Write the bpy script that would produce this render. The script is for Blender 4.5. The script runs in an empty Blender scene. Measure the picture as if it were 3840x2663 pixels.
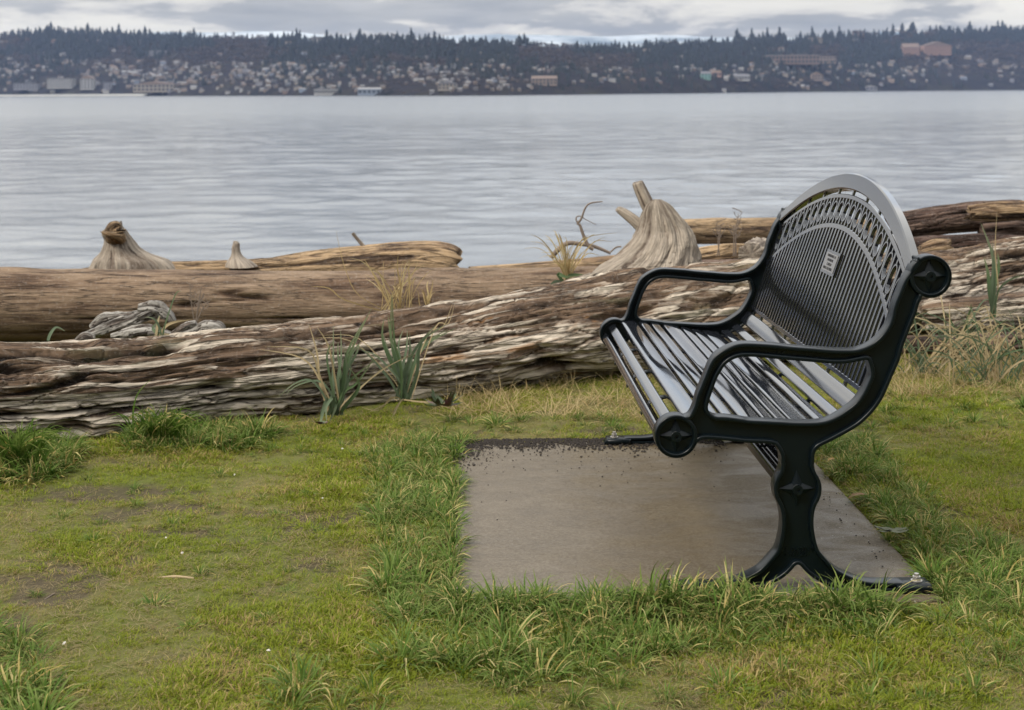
import bpy, bmesh, math, random
import numpy as np
from mathutils import Vector, Matrix
from mathutils.geometry import tessellate_polygon
random.seed(7); RNG = np.random.default_rng(7)
SC = bpy.context.scene; COL = SC.collection

# ------------------------------------------------------------------ camera, light, exposure
F = 5200.0; PX, PY = 1920.0, 343.0          # focal length and principal point in photograph pixels
ROLL = math.radians(-0.35)
ZN = 3.967                                   # depth of the bench's near end frame
RC = Matrix.Rotation(math.radians(90), 3, 'X') @ Matrix.Rotation(ROLL, 3, 'Z')
def ray(px, py): return RC @ Vector(((px - PX) / F, (PY - py) / F, -1.0))
CAM_H = -(ray(2993, 2226) * ZN).z
CAM_P = Vector((0, 0, CAM_H))
def at(px, py, depth): return CAM_P + ray(px, py) * depth
cam_d = bpy.data.cameras.new('camera'); cam = bpy.data.objects.new('camera', cam_d); COL.objects.link(cam)
cam.matrix_world = Matrix.Translation(CAM_P) @ RC.to_4x4()
cam_d.sensor_width = 36; cam_d.lens = F / 3840 * 36; cam_d.shift_y = -(2663 / 2 - PY) / 3840
cam_d.clip_start = .1; cam_d.clip_end = 60000
cam_d.dof.use_dof = True; cam_d.dof.focus_distance = 4.45; cam_d.dof.aperture_fstop = 5.6
SC.camera = cam

SUN_EL, SUN_AZ = math.radians(48), math.radians(-128)   # azimuth from +Y towards +X
wd = bpy.data.worlds.new('World'); SC.world = wd; wd.use_nodes = True
def build_sky():
    nt = wd.node_tree; nt.nodes.clear(); N = nt.nodes.new; L = nt.links.new
    out = N('ShaderNodeOutputWorld'); bg = N('ShaderNodeBackground'); bg.inputs[1].default_value = .1
    sky = N('ShaderNodeTexSky'); sky.sky_type = 'NISHITA'; sky.sun_disc = False
    sky.sun_elevation = SUN_EL; sky.sun_rotation = SUN_AZ; sky.air_density = 1.2; sky.dust_density = 1.5
    tc = N('ShaderNodeTexCoord'); sep = N('ShaderNodeSeparateXYZ'); L(tc.outputs['Generated'], sep.inputs[0])
    def math_(op, a, b=None, c=None, clamp=False):
        m = N('ShaderNodeMath'); m.operation = op; m.use_clamp = clamp
        for i, v in enumerate((a, b, c)):
            if v is None: continue
            if isinstance(v, (int, float)): m.inputs[i].default_value = v
            else: L(v, m.inputs[i])
        return m.outputs[0]
    z = math_('MAXIMUM', sep.outputs[2], 0.0)
    # cloud deck seen in perspective: direction divided by (height + small)
    den = math_('ADD', z, .055)
    cx = math_('DIVIDE', sep.outputs[0], den); cy = math_('DIVIDE', sep.outputs[1], den)
    cmb = N('ShaderNodeCombineXYZ'); L(cx, cmb.inputs[0]); L(cy, cmb.inputs[1]); L(math_('MULTIPLY', z, 3.), cmb.inputs[2])
    def noise(scale, det, rough, dist=0., vec=None, lac=2.):
        n = N('ShaderNodeTexNoise'); n.inputs['Scale'].default_value = scale; n.inputs['Detail'].default_value = det
        n.inputs['Roughness'].default_value = rough; n.inputs['Distortion'].default_value = dist
        L(vec or cmb.outputs[0], n.inputs['Vector']); return n.outputs['Fac']
    def ramp(fac, stops, mode='LINEAR'):
        r = N('ShaderNodeValToRGB'); r.color_ramp.interpolation = mode
        e = r.color_ramp.elements
        while len(e) < len(stops): e.new(.5)
        for i, (p, c) in enumerate(stops): e[i].position = p; e[i].color = (*c, 1) if len(c) == 3 else c
        L(fac, r.inputs[0]); return r.outputs[0]
    def mix(a, b, f, mode='MIX'):
        m = N('ShaderNodeMix'); m.data_type = 'RGBA'; m.blend_type = mode
        for s, v in ((m.inputs[6], a), (m.inputs[7], b), (m.inputs[0], f)):
            if isinstance(v, (int, float)): s.default_value = v
            elif isinstance(v, tuple): s.default_value = (*v, 1)
            else: L(v, s)
        return m.outputs[2]
    n1 = noise(.42, 8, .55, .2)
    grey = ramp(n1, [(.30, (2.5, 2.6, 2.8)), (.45, (3.5, 3.55, 3.6)), (.55, (5.4, 5.3, 5.0)), (.68, (7.0, 6.8, 6.4))])
    # low fine bank of brighter cloud along the horizon, in (azimuth, elevation) space
    c2 = N('ShaderNodeCombineXYZ'); L(math_('MULTIPLY', sep.outputs[0], 8.), c2.inputs[0]); L(math_('MULTIPLY', z, 34.), c2.inputs[1]); L(math_('MULTIPLY', sep.outputs[1], 3.), c2.inputs[2])
    n2 = noise(1.15, 10, .58, .25, c2.outputs[0])
    lowmask = ramp(z, [(.0, (1, 1, 1)), (.05, (.8, .8, .8)), (.10, (0, 0, 0))])
    low = ramp(n2, [(.34, (2.6, 2.7, 2.75)), (.47, (3.3, 3.32, 3.2)), (.515, (5.6, 5.35, 4.8)), (.59, (7.6, 7.2, 6.2))])
    col = mix(grey, low, lowmask)
    # thin places where the blue sky shows through the deck, only well above the horizon
    n3 = noise(.33, 5, .5, .3)
    hole = ramp(n3, [(.50, (0, 0, 0)), (.62, (1, 1, 1))])
    hm = math_('MULTIPLY', hole, ramp(z, [(.08, (0, 0, 0)), (.2, (.5, .5, .5))]))
    col = mix(col, mix(sky.outputs[0], (2.6, 3.4, 4.8), .5), hm)
    # an overcast dome is brighter overhead than at the horizon
    gain = math_('ADD', math_('ADD', math_('MULTIPLY', z, 1.5), 1.0), math_('MULTIPLY', ramp(z, [(.03, (0, 0, 0)), (.22, (1, 1, 1))], 'EASE'), .75))
    v = N('ShaderNodeVectorMath'); v.operation = 'SCALE'; L(col, v.inputs[0]); L(gain, v.inputs['Scale'])
    L(v.outputs[0], bg.inputs[0]); L(bg.outputs[0], out.inputs[0])
build_sky()
sd = bpy.data.lights.new('sun', 'SUN'); sd.energy = 3.2; sd.angle = math.radians(18); sd.color = (1, .93, .82)
so = bpy.data.objects.new('sun', sd); COL.objects.link(so)
sdir = Vector((math.sin(SUN_AZ) * math.cos(SUN_EL), math.cos(SUN_AZ) * math.cos(SUN_EL), math.sin(SUN_EL)))
so.rotation_euler = sdir.to_track_quat('Z', 'Y').to_euler()
SC.view_settings.view_transform = 'Standard'; SC.view_settings.look = 'None'
SC.view_settings.exposure = 0.32; SC.view_settings.gamma = 1
SC.render.engine = 'CYCLES'; SC.cycles.use_denoising = True
SC.cycles.max_bounces = 7; SC.cycles.volume_bounces = 0; SC.cycles.transparent_max_bounces = 8

# ------------------------------------------------------------------ helpers
def tag(o, label=None, cat=None, group=None, kind=None):
    if label: o['label'] = label
    if cat: o['category'] = cat
    if group: o['group'] = group
    if kind: o['kind'] = kind
    return o
def mesh_obj(name, verts, faces, mat, parent=None, smooth=False, mats=None, fmat=None):
    me = bpy.data.meshes.new(name); me.from_pydata([tuple(v) for v in verts], [], [tuple(f) for f in faces])
    for m in (mats or [mat]): me.materials.append(m)
    if fmat is not None: me.polygons.foreach_set('material_index', np.asarray(fmat, dtype=np.int32))
    if smooth: me.polygons.foreach_set('use_smooth', np.ones(len(me.polygons), dtype=bool))
    me.update(); o = bpy.data.objects.new(name, me); COL.objects.link(o)
    if parent: o.parent = parent
    return o
def grid_obj(name, P, mat, parent=None, wrap=False, caps=False, smooth=True, attrs=None, uv=None):
    """P: (n, m, 3) array -> quad sheet; wrap closes the second axis."""
    n, m, _ = P.shape
    i, j = np.meshgrid(np.arange(n - 1), np.arange(m if wrap else m - 1), indexing='ij')
    j2 = (j + 1) % m
    q = np.stack([i * m + j, i * m + j2, (i + 1) * m + j2, (i + 1) * m + j], -1).reshape(-1, 4)
    me = bpy.data.meshes.new(name); nv = n * m
    V = P.reshape(-1, 3)
    tri = []
    if caps:
        c0, c1 = nv, nv + 1
        V = np.vstack([V, P[0].mean(0), P[-1].mean(0)])
        jj = np.arange(m); k = (jj + 1) % m
        tri = np.vstack([np.stack([np.full(m, c0), k, jj], 1), np.stack([np.full(m, c1), (n - 1) * m + jj, (n - 1) * m + k], 1)])
    nq, ntr = len(q), len(tri)
    me.vertices.add(len(V)); me.vertices.foreach_set('co', V.astype(np.float32).ravel())
    me.loops.add(nq * 4 + ntr * 3)
    idx = q.ravel() if ntr == 0 else np.concatenate([q.ravel(), np.asarray(tri).ravel()])
    me.loops.foreach_set('vertex_index', idx.astype(np.int32))
    me.polygons.add(nq + ntr)
    ls = np.concatenate([np.arange(nq) * 4, nq * 4 + np.arange(ntr) * 3]).astype(np.int32)
    me.polygons.foreach_set('loop_start', ls)
    me.materials.append(mat)
    me.update(calc_edges=True); me.validate()
    if smooth: me.polygons.foreach_set('use_smooth', np.ones(len(me.polygons), dtype=bool))
    for k_, a in (attrs or {}).items():
        at_ = me.attributes.new(k_, 'FLOAT', 'POINT'); a = np.asarray(a).ravel()
        if len(a) < len(V): a = np.concatenate([a, np.full(len(V) - len(a), a.mean())])
        at_.data.foreach_set('value', a.astype(np.float32))
    if uv is not None:
        at_ = me.attributes.new('grain', 'FLOAT_VECTOR', 'POINT'); a = uv.reshape(-1, 3)
        if len(a) < len(V): a = np.vstack([a, a[:1], a[-1:]])
        at_.data.foreach_set('vector', a.astype(np.float32).ravel())
    o = bpy.data.objects.new(name, me); COL.objects.link(o)
    if parent: o.parent = parent
    return o
def empty(name, loc=(0, 0, 0), rz=0.):
    o = bpy.data.objects.new(name, None); o.location = loc; o.rotation_euler = (0, 0, rz); COL.objects.link(o)
    o.empty_display_size = .1; return o

def _hash(ix, iy, iz, s):
    h = (ix * 374761393 + iy * 668265263 + iz * 2147483647 + s * 1274126177) & 0xffffffff
    h = ((h ^ (h >> 13)) * 1274126177) & 0xffffffff
    h = ((h ^ (h >> 16)) * 2246822519) & 0xffffffff
    return ((h ^ (h >> 15)) & 0xffffff) / 0xffffff
def vnoise(x, y, z=0., s=0):
    x, y, z = np.broadcast_arrays(np.asarray(x, float), np.asarray(y, float), np.asarray(z, float))
    ix, iy, iz = (np.floor(a).astype(np.int64) for a in (x, y, z))
    fx, fy, fz = x - ix, y - iy, z - iz
    fx, fy, fz = (f * f * f * (f * (f * 6 - 15) + 10) for f in (fx, fy, fz))
    r = 0
    for dx in (0, 1):
        wx = fx if dx else 1 - fx
        for dy in (0, 1):
            wy = fy if dy else 1 - fy
            for dz in (0, 1):
                wz = fz if dz else 1 - fz
                r = r + _hash(ix + dx, iy + dy, iz + dz, s) * wx * wy * wz
    return r * 2 - 1
def fbm(x, y, z=0., s=0, o=4, g=.5):
    r = 0; a = 1.; n = 0
    for k in range(o):
        r = r + a * vnoise(np.asarray(x) * 2 ** k, np.asarray(y) * 2 ** k, np.asarray(z) * 2 ** k, s + k * 17); n += a; a *= g
    return r / n

class NT:
    """small node-tree writer for a Principled material"""
    def __init__(s, name):
        s.m = bpy.data.materials.new(name); s.m.use_nodes = True; s.nt = s.m.node_tree
        s.b = s.nt.nodes['Principled BSDF']; s.out = s.nt.nodes['Material Output']
    def n(s, t, **kw):
        x = s.nt.nodes.new(t)
        for k, v in kw.items(): setattr(x, k, v)
        return x
    def put(s, sock, v):
        if isinstance(v, (int, float)): sock.default_value = v
        elif isinstance(v, (tuple, list)): sock.default_value = (*v, 1) if (len(v) == 3 and sock.type == 'RGBA') else v
        else: s.nt.links.new(v, sock)
    def set(s, **kw):
        for k, v in kw.items(): s.put(s.b.inputs[k.replace('_', ' ')], v)
        return s
    def coord(s, which='Object', scale=(1, 1, 1)):
        if which == 'Position': c = s.n('ShaderNodeNewGeometry').outputs['Position']
        elif which.startswith('@'): c = s.n('ShaderNodeAttribute', attribute_name=which[1:]).outputs['Vector']
        else: c = s.n('ShaderNodeTexCoord').outputs[which]
        m = s.n('ShaderNodeMapping'); s.put(m.inputs[0], c); m.inputs['Scale'].default_value = scale; return m.outputs[0]
    def noise(s, vec, scale=1., det=4., rough=.55, dist=0., out='Fac'):
        x = s.n('ShaderNodeTexNoise'); s.put(x.inputs['Vector'], vec); s.put(x.inputs['Scale'], scale)
        x.inputs['Detail'].default_value = det; x.inputs['Roughness'].default_value = rough; x.inputs['Distortion'].default_value = dist
        return x.outputs[out]
    def vor(s, vec, scale=1., feat='F1', out='Distance', rnd=1.):
        x = s.n('ShaderNodeTexVoronoi', feature=feat); s.put(x.inputs['Vector'], vec); x.inputs['Scale'].default_value = scale
        x.inputs['Randomness'].default_value = rnd; return x.outputs[out]
    def ramp(s, f, *stops):
        r = s.n('ShaderNodeValToRGB'); e = r.color_ramp.elements
        while len(e) < len(stops): e.new(.5)
        for i, (p, c) in enumerate(stops):
            e[i].position = p; e[i].color = (c, c, c, 1) if isinstance(c, (int, float)) else (*c, 1)
        s.put(r.inputs[0], f); return r.outputs[0]
    def mix(s, a, b, f, mode='MIX'):
        m = s.n('ShaderNodeMix', data_type='RGBA', blend_type=mode); s.put(m.inputs[6], a); s.put(m.inputs[7], b); s.put(m.inputs[0], f); return m.outputs[2]
    def math(s, op, a, b=0., clamp=False):
        m = s.n('ShaderNodeMath', operation=op, use_clamp=clamp); s.put(m.inputs[0], a); s.put(m.inputs[1], b); return m.outputs[0]
    def attr(s, name, out='Fac', typ='GEOMETRY'):
        return s.n('ShaderNodeAttribute', attribute_name=name, attribute_type=typ).outputs[out]
    def bump(s, h, strength=.5, dist=.01, nrm=None):
        b = s.n('ShaderNodeBump'); b.inputs['Strength'].default_value = strength; b.inputs['Distance'].default_value = dist
        s.put(b.inputs['Height'], h)
        if nrm is not None: s.put(b.inputs['Normal'], nrm)
        s.put(s.b.inputs['Normal'], b.outputs[0]); return b.outputs[0]
def plain(name, col, rough=.6, metal=0., spec=.5, var=.0, scale=8.):
    t = NT(name)
    if var:
        c = t.noise(t.coord('Object'), scale, 4)
        col = t.mix(tuple(x * (1 - var) for x in col), tuple(min(1, x * (1 + var)) for x in col), c)
    return t.set(Base_Color=col, Roughness=rough, Metallic=metal, Specular_IOR_Level=spec).m
# ------------------------------------------------------------------ setting: ground, water, far shore
WATER_Z = CAM_H - 4.94
Bv = ray(1770, 355).normalized(); Bu = Bv.cross(RC @ Vector((0, 1, 0))).normalized(); Bw = Bu.cross(Bv)
B0 = at(2993, 2226, ZN)                                # foot of the near end frame
BENCH_M = Matrix.Translation(B0) @ Matrix((Bu, Bv, Bw)).transposed().to_4x4()
BENCH_I = BENCH_M.inverted()
def bench_uw(px, py, v=0.):                            # where the sight line through a pixel meets the plane v of the bench
    o = BENCH_I @ CAM_P; d = (BENCH_I.to_3x3() @ ray(px, py)); t = (v - o.y) / d.y
    p = o + d * t; return p.x, p.z
PAD = (-.985, .405, -.05, 1.765)                       # concrete pad in bench coordinates u0 u1 v0 v1
BI = np.array(BENCH_I)
def pad_uv(x, y):
    return BI[0, 0] * x + BI[0, 1] * y + BI[0, 3], BI[1, 0] * x + BI[1, 1] * y + BI[1, 3]
def pad_dist(x, y):                                    # >0 outside the pad
    u, v = pad_uv(x, y)
    du = np.maximum(PAD[0] - u, u - PAD[1]); dv = np.maximum(PAD[2] - v, v - PAD[3])
    return np.where((du > 0) & (dv > 0), np.hypot(du, dv), np.maximum(du, dv))
def ground_z(x, y):
    x = np.asarray(x, float); y = np.asarray(y, float)
    z = .018 * fbm(x * 1.3, y * 1.3, 0, 3, 3) + .008 * fbm(x * 6, y * 6, 0, 9, 2) - .004
    edge = 8.9
    d = np.clip(y - edge, 0, None)
    z = z - np.minimum(d * .2, .0 + d * .2) * np.clip(d / 2, 0, 1)
    z = z * np.clip(1.6 - pad_dist(x, y) * 0, 0, 1)
    inside = pad_dist(x, y) < .05
    z = np.where(inside, np.minimum(z, -.02), z)
    return np.maximum(z, WATER_Z - 1.2)

def bare_at(x, y):                                     # 0..1: worn, open soil in the turf
    b = fbm(x * 2.2 + 7, y * 3.4, 0, 203, 5, .68) + .08 * np.clip((5. - y) * .5, 0, 1) * (x < .2)
    return np.clip((b - .23) / .14, 0, 1) * (np.abs(y - 5) < 2.8)
def lawn_mat():
    t = NT('lawn_soil'); p = t.coord('Position')
    a = t.noise(p, 1.6, 5, .6); b = t.noise(p, 55, 5, .7); c = t.noise(p, 6, 4, .6)
    green = t.mix((.055, .075, .014), (.105, .125, .024), b)
    dry = t.mix((.10, .075, .038), (.20, .155, .085), b)
    soil = t.mix((.035, .024, .018), (.075, .055, .042), b)
    col = t.mix(green, dry, t.ramp(t.math('ADD', t.math('MULTIPLY', a, .6), t.math('MULTIPLY', c, .4)), (.42, 0.), (.58, .9)))
    col = t.mix(col, soil, t.ramp(t.math('ADD', t.math('MULTIPLY', c, .7), t.math('MULTIPLY', t.noise(p, 30, 5, .8), .3)), (.54, 0.), (.62, 1.)))
    col = t.mix(col, t.mix(soil, (.20, .22, .035), t.noise(p, 130, 3, .8)), .45)
    col = t.mix(col, t.mix((.030, .021, .016), (.105, .078, .056), b), t.math('MULTIPLY', t.attr('bare'), .75))
    y = t.n('ShaderNodeSeparateXYZ'); t.put(y.inputs[0], t.n('ShaderNodeNewGeometry').outputs['Position'])
    stony = t.mix((.05, .042, .036), (.16, .14, .12), t.noise(p, 14, 6, .75))
    col = t.mix(col, stony, t.ramp(t.math('MULTIPLY', y.outputs[1], .05), (.38, 0.), (.44, 1.)))
    t.set(Base_Color=col, Roughness=.95, Specular_IOR_Level=.2); t.bump(b, .8, .02); return t.m
def build_ground():
    ys = np.concatenate([np.linspace(-14, 1.8, 20), np.linspace(1.9, 9, 260), np.linspace(9.1, 34, 60), [60, 150, 400]])
    xs = np.concatenate([np.linspace(-300, -24, 8), np.linspace(-20, -4.2, 30), np.linspace(-4.1, 4.3, 300), np.linspace(4.5, 20, 30), np.linspace(24, 300, 8)])
    Y, X = np.meshgrid(ys, xs, indexing='ij')
    P = np.stack([X, Y, ground_z(X, Y)], -1); bare = bare_at(X, Y); P[..., 2] -= .006 * bare
    tag(grid_obj('ground', P, lawn_mat(), attrs={'bare': bare}), 'short mossy lawn falling away to a stony beach', kind='structure')
build_ground()

def water_mat():
    t = NT('sea_water')
    c = t.noise(t.coord('Position', (3.5, 6.0, 1)), 1., 3, .55)
    f = t.noise(t.coord('Position', (.16, .26, 1)), 1., 4, .6, .5)
    cd = t.n('ShaderNodeSeparateXYZ'); t.put(cd.inputs[0], t.n('ShaderNodeNewGeometry').outputs['Position'])
    far = t.ramp(t.math('MULTIPLY', cd.outputs[1], .0025), (.2, 0.), (.8, 1.))
    h = t.math('ADD', t.math('MULTIPLY', c, .030), t.math('MULTIPLY', t.math('MULTIPLY', f, .9), far))
    ro = t.ramp(t.math('MULTIPLY', cd.outputs[1], .0025), (.06, .05), (.9, .18))
    t.set(Base_Color=(.11, .125, .14), Roughness=ro, IOR=1.45, Specular_IOR_Level=.5)
    t.bump(h, 1., .34); return t.m
def build_water():
    """rippled sheet: rows close together near the beach, wider apart towards the far shore"""
    ys = np.concatenate([np.geomspace(13, 420, 860), np.geomspace(440, 6500, 40)])
    ss = np.concatenate([[-14, -7, -3.5, -1.8, -1.2], np.linspace(-1, 1, 480), [1.2, 1.8, 3.5, 7, 14]])
    Y, S = np.meshgrid(ys, ss, indexing='ij'); X = S * (7 + np.minimum(Y, 450) * .46 + np.maximum(Y - 450, 0) * .12)
    gust = np.clip(.85 + .9 * fbm(X * .035, Y * .05, 0, 61, 3), .35, 1.5)
    def fade(l): return np.clip(1.6 - Y / l, 0, 1)
    Z = .060 * fbm(X * .16, Y * .24, 0, 41, 2) * fade(400) + .040 * fbm(X * .45 + .1 * Y, Y * .62, 0, 43, 2) * fade(230) * gust + .014 * fbm(X * 1.3, Y * 1.6, 0, 47, 2) * fade(90) * gust + .0045 * fbm(X * 3.6, Y * 4., 0, 53, 1) * fade(36) * gust
    Z = Z * (np.abs(S) <= 1)
    tag(grid_obj('water', np.stack([X, Y, WATER_Z + Z], -1), water_mat()), 'calm grey blue sea with long low ripples', kind='structure')
build_water()

# far shore: bearing (as photograph column) -> distance of the shoreline, image height of shoreline and of the bare crest
XS = [-900, 0, 450, 900, 1400, 1750, 2200, 2600, 3000, 3400, 3840, 4700]
DS = [3100, 3100, 2900, 2450, 1900, 1650, 1850, 2200, 2800, 3300, 3700, 4000]
SKX = [-900, 0, 200, 450, 560, 700, 900, 1100, 1180, 1300, 1543, 1640, 1750, 1980, 2100, 2400, 2457, 2600, 2720, 2765, 2935, 2970, 3050, 3200, 3390, 3613, 3755, 3840, 4700]
SKY_ = [118, 121, 103, 112, 121, 122, 124, 126, 138, 131, 127, 138, 147, 150, 160, 163, 149, 150, 150, 131, 124, 140, 122, 121, 108, 103, 99, 103, 110]
def shore_d(x): return np.interp(x, XS, DS)
def shore_z(x): return WATER_Z
def proj_y(x, d, z):     # image row of a world height z in column x at depth d (camera level, so roll only shifts by column)
    return PY - ((z - CAM_H) / d * F) - (x - PX) * math.tan(-ROLL)
def unproj_z(x, d, y): return CAM_H + (PY - (x - PX) * math.tan(-ROLL) - y) / F * d
WHERE = [(450, 'above the wide white waterfront block'), (900, 'above the long pale waterfront hall'), (1400, 'above the two boathouses'), (2000, 'left of the reddish long house'), (2560, 'between the reddish long house and the teal house'), (2990, 'near the teal house on the bluff'), (3330, 'right of the long flat brown building'), (9999, 'near the orange apartment blocks')]
def where(x): return next(w for lim, w in WHERE if x < lim)
def terr(x, q):          # point of the hillside: bearing x, q=0 shoreline .. 1 crest
    d0 = shore_d(x); d = d0 + 1000 * q
    y0 = proj_y(x, d0, WATER_Z); yc = np.interp(x, SKX, SKY_) + 24
    prof = np.clip(q, 0, 1) ** .72
    y = y0 + (yc - y0) * prof
    z = unproj_z(x, d, y) + 3. * np.clip(q * 8, 0, 1)
    return np.stack([(x - PX) / F * d, d, z], -1)
def q_of_y(x, y):
    qs = np.linspace(0, 1, 60); P = terr(np.full(60, float(x)), qs)
    yy = np.array([proj_y(x, p[1], p[2]) for p in P]); return float(np.interp(-y, -yy, qs))
def build_shore():
    xs = np.linspace(-880, 4680, 360); qs = np.concatenate([[-.02], np.linspace(0, 1, 40), [1.15, 1.5]])
    rows = []
    for q in qs:
        P = terr(xs, np.full_like(xs, min(q, 1.)))
        if q < 0: P[:, 1] -= 15; P[:, 2] = WATER_Z - 3
        if q > 1: P[:, 1] += (q - 1) * 1500; P[:, 2] -= (q - 1) * 60
        P[:, 2] += 1.5 * fbm(xs * .02, q * 9, 0, 5, 3) * (0 < q <= 1)
        rows.append(P)
    t = NT('hillside'); p = t.coord('Position', (.01, .01, .02)); n = t.noise(p, 1.5, 6, .7)
    t.set(Base_Color=t.ramp(n, (.3, (.013, .016, .018)), (.5, (.026, .024, .028)), (.7, (.040, .040, .030))), Roughness=1., Specular_IOR_Level=0.)
    tag(grid_obj('hills', np.stack(rows), t.m), 'wooded hillside town across the water', kind='structure')
    # pale blue mountains beyond the crest
    xm = np.linspace(-800, 4600, 260); D = 6000.
    ym = 142 - 26 * np.clip(fbm(xm / 500, 0, 0, 21, 4) + .25, 0, 1) - 22 * np.exp(-((xm - 3330) / 240) ** 2) - 20 * np.exp(-((xm - 2560) / 190) ** 2)*.2
    top = np.stack([(xm - PX) / F * D, np.full_like(xm, D), unproj_z(xm, D, ym)], -1)
    mid = top.copy(); mid[:, 1] -= 900; mid[:, 2] *= .5; bot = mid.copy(); bot[:, 1] -= 900; bot[:, 2] = WATER_Z - 2
    back = top.copy(); back[:, 1] += 700; back[:, 2] = WATER_Z
    t = NT('mountain_snow'); t.set(Base_Color=t.ramp(t.noise(t.coord('Position', (.002, .002, .01)), 1, 6, .7), (.4, (.10, .14, .18)), (.6, (.42, .46, .50))), Roughness=1.)
    tag(grid_obj('mountains', np.stack([bot, mid, top, back]), t.m), 'faint blue snow streaked ridge beyond the town', kind='structure')
build_shore()

MAT_CONIFER = plain('conifer_needles_hazed', (.012, .018, .021), .9, var=.5, scale=.1)  # some blue of the distant haze is mixed into the needle colour
MAT_BARE = plain('bare_twigs', (.066, .052, .050), .95, var=.35, scale=.08)
MAT_BARE2 = plain('bare_twigs_grey', (.044, .038, .042), .95, var=.35, scale=.08)
MAT_BARK = plain('bark', (.05, .038, .03), .9)
def conifer_geo(rs):                                    # unit height tree, ragged drooping tiers
    V, Fc, M = [], [], []
    for k in range(5):
        V.append((.018 * math.cos(k * 1.257), .018 * math.sin(k * 1.257), 0))
    V.append((0, 0, .6))
    for k in range(5): Fc.append((k, (k + 1) % 5, 5)); M.append(1)
    tiers = 6
    for t in range(tiers):
        z0 = .12 + .8 * t / tiers; z1 = min(1., z0 + .30 - .02 * t); r = (.21 - .165 * t / tiers) * rs.uniform(.75, 1.2)
        ox, oy = rs.normal(0, .012, 2); b = len(V); n = 7
        for k in range(n):
            a = k / n * 6.283 + rs.uniform(-.3, .3); rr = r * rs.uniform(.55, 1.25)
            V.append((ox + rr * math.cos(a), oy + rr * math.sin(a), z0 + rs.uniform(-.05, .03)))
        V.append((ox, oy, z1))
        for k in range(n): Fc.append((b + k, b + (k + 1) % n, b + n)); M.append(0)
    return np.array(V), Fc, M
def bare_geo(rs):                                       # winter crown: a haze of small twig facets on forked limbs
    V, Fc, M = [], [], []
    def limb(p, q, r):
        b = len(V); p, q = np.array(p), np.array(q)
        for k in range(3):
            a = k * 2.094; o = np.array((math.cos(a) * r, math.sin(a) * r, 0)); V.append(tuple(p + o))
        V.append(tuple(q)); Fc.extend([(b, b + 1, b + 3), (b + 1, b + 2, b + 3), (b + 2, b, b + 3)]); M.extend([1] * 3)
    limb((0, 0, 0), (0, 0, .5), .03)
    lobes = [(rs.normal(0, .15), rs.normal(0, .15), rs.uniform(.42, .82)) for _ in range(5)]
    for c in lobes: limb((0, 0, .3), c, .018)
    for _ in range(46):
        c = np.array(lobes[rs.integers(5)]); d = rs.normal(0, 1, 3); d /= np.linalg.norm(d)
        p = c + d * rs.uniform(.05, .17) * (1, 1, .9); s = rs.uniform(.03, .075); b = len(V)
        for k in range(3): V.append(tuple(p + rs.normal(0, s, 3)))
        Fc.append((b, b + 1, b + 2)); M.append(0)
    return np.array(V), Fc, M
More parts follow.
